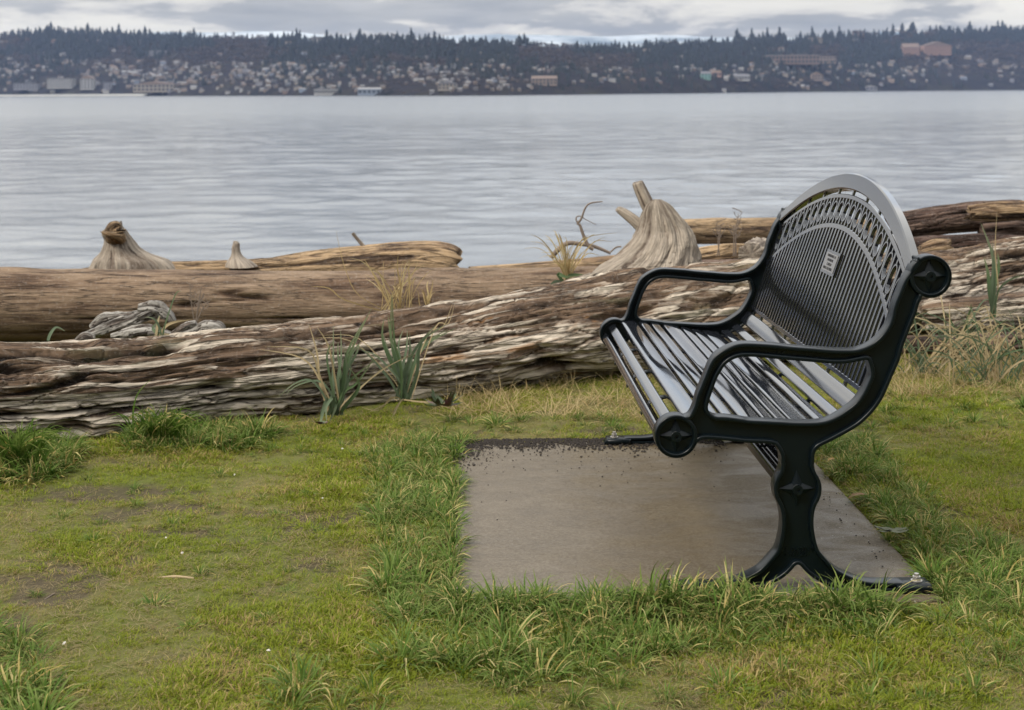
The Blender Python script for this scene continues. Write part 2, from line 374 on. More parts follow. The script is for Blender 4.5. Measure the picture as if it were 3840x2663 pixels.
def build_far_trees():
    rs = np.random.default_rng(11)
    con = [conifer_geo(rs) for _ in range(4)]; bare = [bare_geo(rs) for _ in range(4)]
    pts = []
    # skyline rows first, then the slopes
    for x in np.arange(-60, 3900, 9.5):
        q = rs.uniform(.93, 1.0); c = vnoise(x / 90, 3.3, 0, 4) + .5 * rs.normal() > (.45 if 2080 < x < 2430 else -.35)
        pts.append((x + rs.normal(0, 5), q, 0 if c else 1, rs.uniform(.45, .85) + .25 * vnoise(x / 60, 1.5, 0, 9) + .5 * (rs.random() < .10)))
    # individually standing tall ones
    for x in (192, 330, 446, 545, 1113, 1225, 1350, 1543, 1630, 2765, 2820, 2880, 2925, 3048, 3150, 3385, 3420, 3350, 3745, 3760, 3640): pts.append((x, .98, 0, 1.35))
    n = 6800
    xs = rs.uniform(-120, 3960, n); qs = rs.uniform(0, 1, n) ** .8
    cl = fbm(xs / 230, qs * 3.2, 0, 8, 3); town = fbm(xs / 190, qs * 4 + 9, 0, 31, 3)
    for x, q, c, tw in zip(xs, qs, cl, town):
        ty = 0 if c > .0 - .14 * (q > .5) + .16 * (x < 900) * (q < .93) else (1 if rs.random() < .6 else 2)
        low = q < .35
        if low and tw > -.05 and rs.random() < .25: continue
        pts.append((x, q, ty, rs.uniform(.45, 1.0) * (.8 if low else 1)))
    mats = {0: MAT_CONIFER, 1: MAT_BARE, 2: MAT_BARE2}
    big = sorted(range(len(pts)), key=lambda i: -(pts[i][3] * (1.25 if pts[i][1] > .92 else 1) * (1.15 if pts[i][2] == 0 else .9)) if 0 < pts[i][0] < 3840 else 0)[:290]
    bigset = set(big)
    meshes = {}
    def mesh_of(ty, v):
        if (ty, v) not in meshes:
            V, Fc, M = (con if ty == 0 else bare)[v]
            nm = 'conifer' if ty == 0 else 'bare_tree'
            me = bpy.data.meshes.new(nm); me.from_pydata(V.tolist(), [], Fc); me.materials.append(mats[ty]); me.materials.append(MAT_BARK)
            me.polygons.foreach_set('material_index', np.array(M, dtype=np.int32)); meshes[ty, v] = me
        return meshes[ty, v]
    AV, AF, AM = [], [], []; nv = 0
    for i, (x, q, ty, s) in enumerate(pts):
        P = terr(np.array([x]), np.array([q]))[0]; P[2] -= 1
        hpx = 38 * s if ty == 0 else 28 * s
        h = hpx / F * P[1] ; w = h * (rs.uniform(1.15, 1.9) if ty == 0 else rs.uniform(1.3, 2.1)); rz = rs.uniform(0, 6.28); v = int(rs.integers(4))
        if i in bigset:
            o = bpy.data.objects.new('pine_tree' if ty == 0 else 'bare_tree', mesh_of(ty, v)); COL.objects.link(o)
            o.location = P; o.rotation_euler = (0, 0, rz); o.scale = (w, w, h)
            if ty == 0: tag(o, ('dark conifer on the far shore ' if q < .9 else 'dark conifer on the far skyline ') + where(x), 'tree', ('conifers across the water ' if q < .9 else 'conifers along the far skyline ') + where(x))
            else: tag(o, ('bare winter tree on the far hill ' if q < .9 else 'bare winter tree on the far skyline ') + where(x), 'tree', 'bare trees ' + where(x))
        else:
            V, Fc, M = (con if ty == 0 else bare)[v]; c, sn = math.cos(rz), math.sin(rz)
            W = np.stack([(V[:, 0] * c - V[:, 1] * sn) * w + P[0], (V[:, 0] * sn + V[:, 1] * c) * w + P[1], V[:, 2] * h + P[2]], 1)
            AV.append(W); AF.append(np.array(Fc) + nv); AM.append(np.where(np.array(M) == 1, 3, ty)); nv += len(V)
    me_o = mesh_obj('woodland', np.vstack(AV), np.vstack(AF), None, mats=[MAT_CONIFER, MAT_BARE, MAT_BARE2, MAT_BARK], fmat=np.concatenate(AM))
    tag(me_o, 'mixed winter woodland covering the far hillside', kind='stuff')
build_far_trees()

def build_town():
    rs = np.random.default_rng(5)
    walls = [plain('wall_white', (.25, .245, .24), .8), plain('wall_cream', (.205, .18, .155), .8), plain('wall_grey', (.16, .16, .18), .8), plain('wall_tan', (.19, .15, .13), .8), plain('wall_brown', (.13, .095, .085), .8), plain('wall_blue', (.15, .18, .23), .8)]
    roofs = [plain('roof_grey', (.115, .115, .13), .8), plain('roof_dark', (.08, .075, .08), .8), plain('roof_brown', (.13, .095, .08), .8), plain('roof_pale', (.20, .20, .21), .7)]
    glass = plain('window_dark', (.03, .035, .045), .2)
    orange = plain('wall_orange', (.27, .165, .13), .8); teal = plain('wall_teal', (.16, .30, .27), .8); pale = plain('quay_wall', (.42, .42, .40), .8)
    names = ['white', 'cream', 'grey', 'tan', 'brown', 'blue']
    def box(x0, x1, y0, y1, z0, z1): return [(x0, y0, z0), (x1, y0, z0), (x1, y1, z0), (x0, y1, z0), (x0, y0, z1), (x1, y0, z1), (x1, y1, z1), (x0, y1, z1)]
    BF = [(0, 1, 5, 4), (1, 2, 6, 5), (2, 3, 7, 6), (3, 0, 4, 7), (4, 5, 6, 7), (3, 2, 1, 0)]
    def house(px, py, wpx, hpx, wm, rm, label, name='house', cat='house', group=None, flat=False, rows=0, cols=0, dpx=None, q=None):
        q = q_of_y(px, py) if q is None else q
        P = terr(np.array([float(px)]), np.array([q]))[0]; d = P[1]
        w, h = wpx / F * d, hpx / F * d; dp = (dpx or wpx * .6) / F * d
        r = empty(name, (P[0], P[1] - dp / 2, P[2] - .5), rs.uniform(-.25, .25) if group else 0.)
        tag(r, label, cat, group)
        mesh_obj('wall', box(-w / 2, w / 2, -dp / 2, dp / 2, -2, h), BF, wm, r)
        if flat: mesh_obj('roof', box(-w / 2 - .4, w / 2 + .4, -dp / 2 - .4, dp / 2 + .4, h + .01, h + .9), BF, rm, r)
        else:
            rh = h * rs.uniform(.35, .55); e = .5
            V = [(-w/2-e, -dp/2-e, h), (w/2+e, -dp/2-e, h), (w/2+e, dp/2+e, h), (-w/2-e, dp/2+e, h), (-w/2, 0, h+rh), (w/2, 0, h+rh)]
            if rs.random() < .4: V = [(-w/2-e, -dp/2-e, h), (w/2+e, -dp/2-e, h), (w/2+e, dp/2+e, h), (-w/2-e, dp/2+e, h), (0, -dp/2, h+rh), (0, dp/2, h+rh)]; Fq = [(0, 1, 4), (1, 2, 5, 4), (2, 3, 5), (3, 0, 4, 5), (3, 2, 1, 0)]
            else: Fq = [(0, 1, 5, 4), (1, 2, 5), (2, 3, 4, 5), (3, 0, 4), (3, 2, 1, 0)]
            mesh_obj('roof', V, Fq, rm, r)
        wme = None
        for i in range(rows):
            for j in range(cols):
                cw = w / cols; ch = h / rows; x = -w / 2 + cw * (j + .5); z = ch * (i + .5)
                if wme is None:
                    o = mesh_obj('window', box(-cw * .3, cw * .3, -.15, .1, -ch * .27, ch * .27), BF, glass, r); wme = o.data
                else: o = bpy.data.objects.new('window', wme); COL.objects.link(o); o.parent = r
                o.location = (x, -dp / 2, z)
        return r
    # the ones one can point to
    house(3408, 208, 62, 30, orange, roofs[2], 'orange apartment block, left wing of the brick coloured pair on the far hill', 'apartment_building', 'building', rows=4, cols=8)
    house(3500, 206, 100, 34, orange, roofs[2], 'widest orange apartment block high on the far hill at right', 'apartment_building', 'building', rows=4, cols=12)
    house(2955, 240, 190, 30, walls[4], roofs[3], 'long flat roofed brownish building across the middle of the far hillside', 'apartment_building', 'building', flat=True, rows=2, cols=14)
    house(3090, 236, 70, 24, walls[3], roofs[2], 'tan flat roofed block beside the long brown building', 'apartment_building', 'building', flat=True, rows=2, cols=6)
    house(240, 338, 92, 34, walls[0], roofs[0], 'wide white waterfront apartment building above the quay', 'apartment_building', 'building', flat=True, rows=4, cols=9, q=.06)
    house(335, 341, 50, 38, walls[0], roofs[2], 'white stepped building with brown roof beside the wide white one', 'apartment_building', 'building', rows=4, cols=4, q=.05)
    house(115, 340, 90, 22, walls[2], roofs[1], 'grey waterfront building left of the wide white one', 'apartment_building', 'building', flat=True, rows=3, cols=8, q=.05)
    house(598, 351, 150, 26, walls[1], roofs[2], 'long pale waterfront hall with curved ends', 'hall', 'building', rows=2, cols=10, q=.03)
    house(407, 346, 30, 24, walls[2], roofs[0], 'narrow grey waterfront house between white block and pale hall', 'apartment_building', 'building', flat=True, rows=3, cols=3, q=.05)
    house(1230, 352, 90, 18, walls[0], roofs[0], 'long low white boathouse on the far waterline', 'boathouse', 'building', flat=True, rows=1, cols=12, q=.01)
    house(1390, 350, 85, 18, walls[5], roofs[3], 'blue grey boathouse with pale roof at the far waterline', 'boathouse', 'building', rows=1, cols=5, q=.01)
    house(1680, 334, 70, 22, walls[1], roofs[0], 'pale house group below the far dark wood', 'house', 'house', rows=2, cols=5)
    house(2645, 296, 36, 20, teal, roofs[0], 'teal green house on the far bluff', 'house', 'house', rows=2, cols=3)
    house(2685, 285, 34, 14, orange, roofs[2], 'small orange house beside the teal one', 'house', 'house', rows=1, cols=3)
    house(2775, 300, 62, 16, walls[0], roofs[0], 'bright white low house on the far bluff', 'house', 'house', rows=1, cols=6)
    house(2845, 300, 22, 16, walls[0], roofs[1], 'small white house right of the bright low one', 'house', 'house', rows=1, cols=2)
    house(3262, 334, 42, 10, walls[2], roofs[3], 'small boathouse on the right far waterline', 'boathouse', 'building', rows=1, cols=3, q=.01)
    house(3060, 300, 42, 20, walls[3], roofs[2], 'tan house low on the far shore above the bluff', 'house', 'house', rows=2, cols=4)
    house(2040, 316, 95, 22, walls[3], roofs[2], 'reddish long house above the far shore', 'house', 'house', rows=2, cols=7)
    house(600, 208, 62, 16, walls[2], roofs[3], 'pale grey roofed building halfway up the far hill', 'apartment_building', 'building', flat=True, rows=2, cols=6)
    house(1200, 160, 50, 20, walls[0], roofs[0], 'white block on the far skyline', 'apartment_building', 'building', flat=True, rows=3, cols=5)
    house(3055, 160, 48, 18, walls[1], roofs[2], 'cream block among conifers near the far skyline', 'apartment_building', 'building', flat=True, rows=2, cols=5)
    house(3215, 140, 40, 22, walls[3], roofs[1], 'tan block standing on the far skyline', 'apartment_building', 'building', flat=True, rows=3, cols=4)
    # the rest of the town, a scatter along streets
    k = 0
    for _ in range(2000):
        if k >= 288: break
        x = rs.uniform(0, 3840) if rs.random() < .7 else rs.uniform(0, 1700); q = rs.uniform(.02, .50) ** 1.2 if rs.random() < .85 else rs.uniform(.5, .9)
        if 1650 < x < 2600 and q < .1: continue
        if fbm(x / 190, q * 4 + 9, 0, 31, 3) < -.08 and rs.random() < .75: continue
        c = int(rs.choice(6, p=[.24, .2, .2, .14, .12, .10])); rc = int(rs.integers(4)); wp = rs.uniform(9, 26)
        col = names[c]; rn = ['grey', 'dark', 'brown', 'pale'][rc]
        house(x, 0, wp, rs.uniform(6, 10), walls[c], roofs[rc], f'small {col} house with {rn} roof {where(x)}', group=f'{col} houses with {rn} roofs {where(x)}', rows=0, q=q)
        k += 1
    # past three hundred: the rest of the houses, as one mass
    V, Fq, Mi = [], [], []; n0 = 0; allm = [plain('wall_shaded', c, .9) for c in ((.17, .165, .16), (.15, .125, .105), (.105, .10, .105), (.09, .07, .06), (.12, .13, .15), (.22, .21, .20))] + roofs  # wall colours darkened to stand for winter shade
    for _ in range(1500):
        x = rs.uniform(0, 3840) if rs.random() < .6 else rs.uniform(0, 1900); q = rs.uniform(.02, .42)
        if (2000 < x < 2600 and q < .12) or (fbm(x / 190, q * 4 + 9, 0, 31, 3) < -.12 and rs.random() < .8): continue
        if n0 > 8 * 520 * 1.3: break
        P = terr(np.array([x]), np.array([q]))[0]; d = P[1]; w = rs.uniform(8, 20) / F * d; h = rs.uniform(4, 7) / F * d; dp = w * .6; a = rs.uniform(-.4, .4); ca, sa = math.cos(a), math.sin(a)
        loc = box(-w/2, w/2, -dp/2, dp/2, -2, h) + [(-w/2, 0, h * 1.5), (w/2, 0, h * 1.5)]
        V += [(P[0] + u * ca - v * sa, P[1] + u * sa + v * ca, P[2] + z + 1.5) for u, v, z in loc]
        wi = int(rs.choice(6, p=[.2, .22, .22, .2, .12, .04])); ri = len(walls) + int(rs.integers(len(roofs)))
        for f, m in (((0, 1, 5, 4), wi), ((1, 2, 6, 9, 5), wi), ((2, 3, 7, 6), wi), ((3, 0, 4, 8, 7), wi), ((4, 5, 9, 8), ri), ((6, 7, 8, 9), ri)): Fq.append(tuple(k_ + n0 for k_ in f)); Mi.append(m)
        n0 += 10
    tag(mesh_obj('distant_houses', V, Fq, None, mats=allm, fmat=Mi), 'many smaller muted houses between the trees of the far hillside', kind='stuff')
    # quay along the left waterline
    P = [terr(np.array([float(x)]), np.array([0.]))[0] for x in np.linspace(-60, 560, 30)]
    V = []
    for p in P: V += [(p[0], p[1] - 14, WATER_Z + .3), (p[0], p[1] - 14, WATER_Z + 4.2), (p[0], p[1] + 20, WATER_Z + 4.6)]
    Fq = [];
    for i in range(len(P) - 1): Fq += [(3*i, 3*i+3, 3*i+4, 3*i+1), (3*i+1, 3*i+4, 3*i+5, 3*i+2)]
    q_ = mesh_obj('quay', V, Fq, pale); tag(q_, 'long pale quay wall along the left far waterline', 'quay')
    # dark wooded bluff line along the right shore
build_town()
def build_haze():
    z0, z1 = WATER_Z - 3.5, 330.
    b = 7800.
    V = [(-b, -60, z0), (b, -60, z0), (b, 7600, z0), (-b, 7600, z0), (-b, -60, z1), (b, -60, z1), (b, 7600, z1), (-b, 7600, z1)]
    m = bpy.data.materials.new('haze_air'); m.use_nodes = True; nt = m.node_tree; nt.nodes.clear()
    o = nt.nodes.new('ShaderNodeOutputMaterial'); v = nt.nodes.new('ShaderNodeVolumePrincipled')
    v.inputs['Color'].default_value = (.44, .60, 1, 1); v.inputs['Density'].default_value = HAZE; v.inputs['Anisotropy'].default_value = .2
    nt.links.new(v.outputs[0], o.inputs['Volume'])
    tag(mesh_obj('haze', V, [(0, 1, 5, 4), (1, 2, 6, 5), (2, 3, 7, 6), (3, 0, 4, 7), (4, 5, 6, 7), (3, 2, 1, 0)], m), 'thin blue air over the water', kind='stuff')
HAZE = 4.4e-5
build_haze()
# ------------------------------------------------------------------ the bench and its pad
def paint_mat(name, base, rough, wet=False, coat=.0):
    t = NT(name); p = t.coord('Object')
    ior = 1.7 if coat else 1.5
    n = t.noise(p, 60, 3); n2 = t.noise(p, 9, 5, .65)
    t.set(Base_Color=t.mix(base, tuple(x * 1.7 for x in base), n2), IOR=ior, Specular_IOR_Level=.5 if coat else .26, Coat_Weight=coat, Coat_IOR=1.8, Coat_Roughness=.06)
    if wet:   # rain lies on parts of the seat: smooth pools between beaded, drier stretches
        w = t.noise(t.coord('Object', (9, 4.5, 2)), 1., 2, .5, .5)
        pool = t.ramp(w, (.46, 1.), (.54, 0.))
        t.put(t.b.inputs['Roughness'], t.mix((.03, .03, .03), (.09, .09, .09), t.math('SUBTRACT', 1., pool)))
        t.bump(t.noise(t.coord('Object', (40, 12, 40)), 1., 3), .04, .002)
    else:
        t.put(t.b.inputs['Roughness'], t.mix((rough,) * 3, (rough * 1.5,) * 3, n2)); t.bump(n, .05, .002)
    return t.m
PAINT = paint_mat('cast_iron_paint', (.0018, .0038, .005), .24)
STEEL = paint_mat('seat_paint', (.006, .007, .009), .09, coat=.4)
SEATP = paint_mat('seat_paint_wet', (.010, .0115, .015), .1, wet=True, coat=.3)
BOLT = plain('galvanised_bolt', (.42, .40, .37), .42, .8, var=.3, scale=60)

T = .052                                               # depth of the cast end frames
L_BENCH = 1.70
OUT = [(2560,1549,1),(2575,1543,1),(2586,1526,1),(2596,1501,1),(2604,1469,1),(2619,1432,1),(2638,1385,1),(2651,1353.5,1),(2669,1325,1),(2698,1303,1),(2732,1286,1),(2760,1278,1),(2792,1276,1),(2839,1278,1),(2900,1282,1),(2950,1288,1),(3026,1294,1),(3101,1300,1),(3157,1301.5,1),(3195,1299.6,1),(3232,1288,1),(3266,1268,1),(3292.6,1241,1),(3315,1207.5,1),(3325.6,1179,1),(3332,1147.5,1),(3341,1119,1),(3354,1088,1),(3366,1057,1),(3379,1031.6,1),(3401,1000,1),(3423,970.5,1),'D2',(3457,1124,0),(3448,1141,0),(3438,1176,0),(3423,1213,0),(3404,1260,0),(3388,1304,0),(3376,1348,0),(3366,1373,0),(3348,1414,0),(3323,1471,0),(3304,1508,0),(3270,1553,0),(3225,1595,0),(3176,1625,0),(3120,1655,0),(3078,1676,0),(3063,1689,0),(3056,1708,0),(3055,1734,0),(3054,1748,0),(3060,1770,0),(3074,1795,0),(3082,1823,0),(3081,1851,0),(3074,1875,0),(3060,1903.5,0),(3053,1939,0),(3053,1981,0),(3060,2023,0),(3070,2058,0),(3084,2079,0),(3106,2100,1),(3132,2120,1),(3171.5,2139,1),(3211,2154,1),(3250,2161.5,1),(3289,2163.5,1),(3341,2163.5,1),(3367,2164.5,1),(3380,2171,1),(3388,2184,1),(3393,2194,1),(3406,2196,1),(3440,2196,1),(3468,2196,1),(3478,2205,0),(3478,2225,0),(3440,2226,0),(3341,2226,0),(3240,2226,0),(3190,2222,0),(3158,2213,0),(3106,2200,0),(3085.5,2189,0),(3062,2176,0),(3036,2158,0),(3015,2138,0),(3004,2125,0),(2993,2119.5,0)]
UND = [(2924,1726,1),(2924,1698,1),(2913,1677.5,0),(2895,1667,0),(2860,1664,0),(2800,1662,0),(2745,1656,0),(2690,1651,0),(2645,1649,0),(2622,1656,0),(2610,1672,0)]
HOLE = [(2657,1538,0),(2660,1507,0),(2672.6,1469,0),(2688,1425.6,0),(2701,1400.5,0),(2719.6,1372,0),(2744.6,1352,0),(2776,1341,0),(2807,1339,0),(2850,1341,0),(2900,1345.7,0),(2969,1352,0),(3063,1360,0),(3120,1365,0),(3176,1364,0),(3229,1354,0),(3251,1351,0),(3258,1359,0),(3249,1388,1),(3236,1425.6,1),(3217,1463,1),(3191,1497,1),(3153,1527,1),(3116,1550,1),(3078,1565,1),(3033,1570,1),(2969,1570,1),(2900,1566,1),(2800,1561,1),(2776,1557,1),(2713,1549,1),(2669.5,1546,1)]
D1 = bench_uw(2537, 1638.6); D2 = bench_uw(3491.6, 1037.9); RD = .0615
STAR = bench_uw(2991, 1838); CU = bench_uw(2993, 2000)[0]
def conv(l): return [bench_uw(p[0], p[1], T if p[2] else 0.) for p in l]
def arc(c, r, a0, a1, n): return [(c[0] + r * math.cos(a0 + (a1 - a0) * i / n), c[1] + r * math.sin(a0 + (a1 - a0) * i / n)) for i in range(n + 1)]
i2 = OUT.index('D2')
partA = conv(OUT[:i2]); partB = conv(OUT[i2 + 1:])
legR = partB[[p[:2] for p in OUT[i2+1:]].index((3056, 1708)):]       # right half of leg and foot, mirrored for the left half
legL = [(2 * CU - u, w) for u, w in reversed(legR[:-1])]
disc2 = arc(D2, RD, math.radians(135), math.radians(-112), 16)
disc1 = arc(D1, RD, math.radians(-38), math.radians(-285), 18)
outer = partA + disc2 + partB + legL + conv(UND[2:]) + disc1
hole = conv(HOLE)
outer = [(u, max(w, .0)) for u, w in outer]
def dedupe(p, eps=.004):
    r = [p[0]]
    for q in p[1:]:
        if math.hypot(q[0] - r[-1][0], q[1] - r[-1][1]) > eps: r.append(q)
    if math.hypot(r[0][0] - r[-1][0], r[0][1] - r[-1][1]) < eps: r.pop()
    return r
def catmull(p, k=3, closed=True):
    n = len(p); r = []
    for i in range(n if closed else n - 1):
        p0, p1, p2, p3 = (p[(i - 1) % n], p[i], p[(i + 1) % n], p[(i + 2) % n]) if closed else (p[max(i - 1, 0)], p[i], p[i + 1], p[min(i + 2, n - 1)])
        for j in range(k):
            t = j / k
            r.append(tuple(.5 * ((2 * b) + (-a + c) * t + (2 * a - 5 * b + 4 * c - d) * t * t + (-a + 3 * b - 3 * c + d) * t ** 3) for a, b, c, d in zip(p0, p1, p2, p3)))
    if not closed: r.append(tuple(p[-1]))
    return r
outer = catmull(dedupe(outer, .007), 3); hole = catmull(dedupe(hole, .006), 3)
def sweep_loop(loop, inward, prof):
    """rim: profile (inward offset, v) swept round a closed outline"""
    L_ = np.array(loop); n = len(L_)
    t = np.roll(L_, -1, 0) - np.roll(L_, 1, 0); t /= np.linalg.norm(t, axis=1)[:, None] + 1e-9
    for _ in range(2): t = t + .5 * (np.roll(t, 1, 0) + np.roll(t, -1, 0)); t /= np.linalg.norm(t, axis=1)[:, None]
    nrm = np.stack([-t[:, 1], t[:, 0]], 1)
    A = 0.5 * np.sum(L_[:, 0] * np.roll(L_[:, 1], -1) - np.roll(L_[:, 0], -1) * L_[:, 1])
    if (A < 0): nrm = -nrm
    nrm = nrm * inward
    P = np.zeros((n + 1, len(prof), 3))
    for k, (o, v) in enumerate(prof):
        q = L_ + nrm * o; q = np.vstack([q, q[:1]])
        P[:, k, 0] = q[:, 0]; P[:, k, 1] = v; P[:, k, 2] = q[:, 1]
    return P
def rprof(w, d, r=.0035):                              # rounded rectangle: 0..w inward, 0..d deep
    pts = []
    for cx, cy, a0 in ((w - r, d - r, 0), (r, d - r, 90), (r, r, 180), (w - r, r, 270)):
        for k in range(4):
            a = math.radians(a0 + k * 30); pts.append((cx + r * math.cos(a), cy + r * math.sin(a)))
    return pts
def join_grids(name, grids, mat, parent, extra=None, loc=None):
    V, Fc, n0 = [], [], 0
    for P in grids:
        n, m, _ = P.shape; V.append(P.reshape(-1, 3))
        for i in range(n - 1):
            for j in range(m): Fc.append((n0 + i * m + j, n0 + i * m + (j + 1) % m, n0 + (i + 1) * m + (j + 1) % m, n0 + (i + 1) * m + j))
        n0 += n * m
    nsm = len(Fc)
    for (ev, ef) in (extra or []):
        V.append(np.array(ev)); Fc += [tuple(n0 + k for k in f) for f in ef]; n0 += len(ev)
    o = mesh_obj(name, np.vstack(V), Fc, mat, parent)
    o.data.polygons.foreach_set('use_smooth', np.array([i < nsm for i in range(len(Fc))]))
    return o
bench = bpy.data.objects.new('park_bench', None); COL.objects.link(bench); bench.matrix_world = BENCH_M
tag(bench, 'black metal bench with arched slatted back and curved arms on a concrete pad', 'bench')

def web_faces(v, flip):
    o3 = [Vector((p[0], p[1], 0)) for p in outer_in]; h3 = [Vector((p[0], p[1], 0)) for p in hole_in]
    tr = tessellate_polygon([o3, h3]); allp = o3 + h3
    return [(p.x, v, p.y) for p in allp], [tuple(reversed(t)) if flip else tuple(t) for t in tr]
def inset(loop, d):
    P = sweep_loop(loop, 1 if d > 0 else -1, [(abs(d), 0.)])[:-1, 0]; return [(p[0], p[2]) for p in P]
outer_in = inset(outer, .004); hole_in = inset(hole, -.004)
def star_geo(c, r, v0, v1, sgn=1):
    V = [(c[0], v1, c[1])]; n = 4
    for k in range(8):
        a = math.radians(90 + 45 * k); rr = r if k % 2 == 0 else r * .42
        V.append((c[0] + rr * math.cos(a), v0 + (v1 - v0) * (.15 if k % 2 == 0 else .35), c[1] + rr * math.sin(a)))
    for k in range(8):
        a = math.radians(90 + 45 * k); rr = r if k % 2 == 0 else r * .42
        V.append((c[0] + rr * math.cos(a), v0, c[1] + rr * math.sin(a)))
    Fc = []
    for k in range(8):
        j = (k + 1) % 8; Fc.append((0, 1 + k, 1 + j)); Fc.append((1 + k, 9 + k, 9 + j, 1 + j))
    return V, Fc
def cyl_geo(c, r, v0, v1, n=20, hexn=None, inner=None):
    V, Fc = [], []
    for v in (v0, v1):
        for k in range(n): V.append((c[0] + r * math.cos(2 * math.pi * k / n), v, c[1] + r * math.sin(2 * math.pi * k / n)))
    for k in range(n): Fc.append((k, (k + 1) % n, n + (k + 1) % n, n + k))
    if inner is None: Fc.append(tuple(range(n, 2 * n))); Fc.append(tuple(range(n - 1, -1, -1)))
    else:
        b = len(V)
        for v in (v1, inner[1]):
            for k in range(n): V.append((c[0] + inner[0] * math.cos(2 * math.pi * k / n), v, c[1] + inner[0] * math.sin(2 * math.pi * k / n)))
        for k in range(n):
            j = (k + 1) % n; Fc.append((n + k, n + j, b + j, b + k)); Fc.append((b + k, b + j, b + n + j, b + n + k))
        Fc.append(tuple(b + n + k for k in range(n)))
    return V, Fc
def text_obj(name, body, size, depth, parent, mat, M, spacing=1., bold=0.):
    cu = bpy.data.curves.new(name, 'FONT'); cu.body = body; cu.size = size; cu.extrude = depth; cu.align_x = 'CENTER'; cu.align_y = 'CENTER'
    cu.space_character = spacing; cu.offset = bold; cu.resolution_u = 3
    tmp = bpy.data.objects.new(name, cu); COL.objects.link(tmp); bpy.context.view_layer.update()
    me = bpy.data.meshes.new_from_object(tmp.evaluated_get(bpy.context.evaluated_depsgraph_get()))
    bpy.data.objects.remove(tmp); bpy.data.curves.remove(cu)
    me.materials.clear(); me.materials.append(mat); me.name = name
    o = bpy.data.objects.new(name, me); COL.objects.link(o); o.parent = parent; o.matrix_local = M; return o

def make_frame(near):
    grids = [sweep_loop(outer, 1, rprof(.0115, T)), sweep_loop(hole, -1, rprof(.0115, T))]
    grids.append(sweep_loop(arc(D1, RD, 0, 2 * math.pi, 36)[:-1], 1, rprof(.0125, T)))
    grids.append(sweep_loop(arc(D2, RD, 0, 2 * math.pi, 36)[:-1], 1, rprof(.0125, T)))
    v0, f0 = web_faces(T / 2 - .008, True); v1, f1 = web_faces(T / 2 + .008, False)
    # thickened bead under the seat beam and round the foot
    fr = join_grids('end_frame', grids, PAINT, bench, [(v0, f0), (v1, f1)])
    fr.location = (0, 0 if near else L_BENCH, 0)
    s = 1 if near else -1; vf = (T / 2 - .008) if near else (T / 2 + .008)
    def F_(v): return vf - s * v
    for c, r in ((D1, .0495), (D2, .0495), ((CU, STAR[1]), .052)):
        base = F_(.003)
        V, Fc = star_geo(c, r, F_(-.001), F_(.015))
        m = mesh_obj('star_medallion', V, Fc, PAINT, fr)
        V, Fc = cyl_geo(c, .0145, F_(.010), F_(.019), 20, inner=(.006, F_(.014)))
        mesh_obj('bolt', V, Fc, PAINT, fr)
    if near:
        u, w = bench_uw(2973, 1341); ub, wb = bench_uw(2880, 1325); uc, wc = bench_uw(3066, 1341)
        ang = math.atan2(wc - wb, uc - ub)
        R_ = Matrix(((1, 0, 0), (0, 0, -1), (0, 1, 0))).to_4x4()
        M = Matrix.Translation((u, F_(.0018), w)) @ Matrix.Rotation(-ang, 4, 'Y') @ R_
        text_obj('lettering', 'DuMor, Inc.', .034, .0022, fr, PAINT, M, 1.12, .0004)
        for k, s_ in enumerate(('U.S. PATENT', 'D 437,201')):
            u, w = bench_uw(2990, 2068 + 17 * k)
            text_obj('lettering', s_, .017, .0016, fr, PAINT, Matrix.Translation((u, F_(.0012), w)) @ R_, 1.1)
    return fr
frame_near = make_frame(True); frame_far = make_frame(False)
def anchor(u, v):
    nut = []
    def cyl(r, z0, z1, n, rot=0.):
        V = [(u + r * math.cos(2 * math.pi * k / n + rot), v + r * math.sin(2 * math.pi * k / n + rot), z) for z in (z0, z1) for k in range(n)]
        return V, [(k, (k + 1) % n, n + (k + 1) % n, n + k) for k in range(n)] + [tuple(range(n, 2 * n))]
    V, Fc = [], []
    for a in (cyl(.0165, .0235, .0262, 24), cyl(.0125, .0262, .0375, 6, .3), cyl(.0068, .0375, .0455, 14)):
        n0 = len(V); V += a[0]; Fc += [tuple(k + n0 for k in f) for f in a[1]]
    mesh_obj('anchor_bolt', V, Fc, BOLT, bench)
ub, _ = bench_uw(3437, 2192, T / 2)
for u in (ub, 2 * CU - ub):
    for v in (T / 2, L_BENCH + T / 2): anchor(u, v)
# feet spread a little where they are bolted down
for v in (0, L_BENCH):
    for sg in (1, -1):
        P = []
        for (du, hw) in ((.0, .034), (.006, .0395), (.09, .0395), (.10, .034)):
            uu = CU + sg * (abs(ub - CU) + .034 - du)
            P.append([(uu, v + T / 2 - hw, .0005), (uu, v + T / 2 - hw, .017), (uu, v + T / 2 - hw + .004, .0225), (uu, v + T / 2 + hw - .004, .0225), (uu, v + T / 2 + hw, .017), (uu, v + T / 2 + hw, .0005)])
        o = grid_obj('foot_plate', np.array(P), PAINT, bench, wrap=True, caps=True, smooth=False)

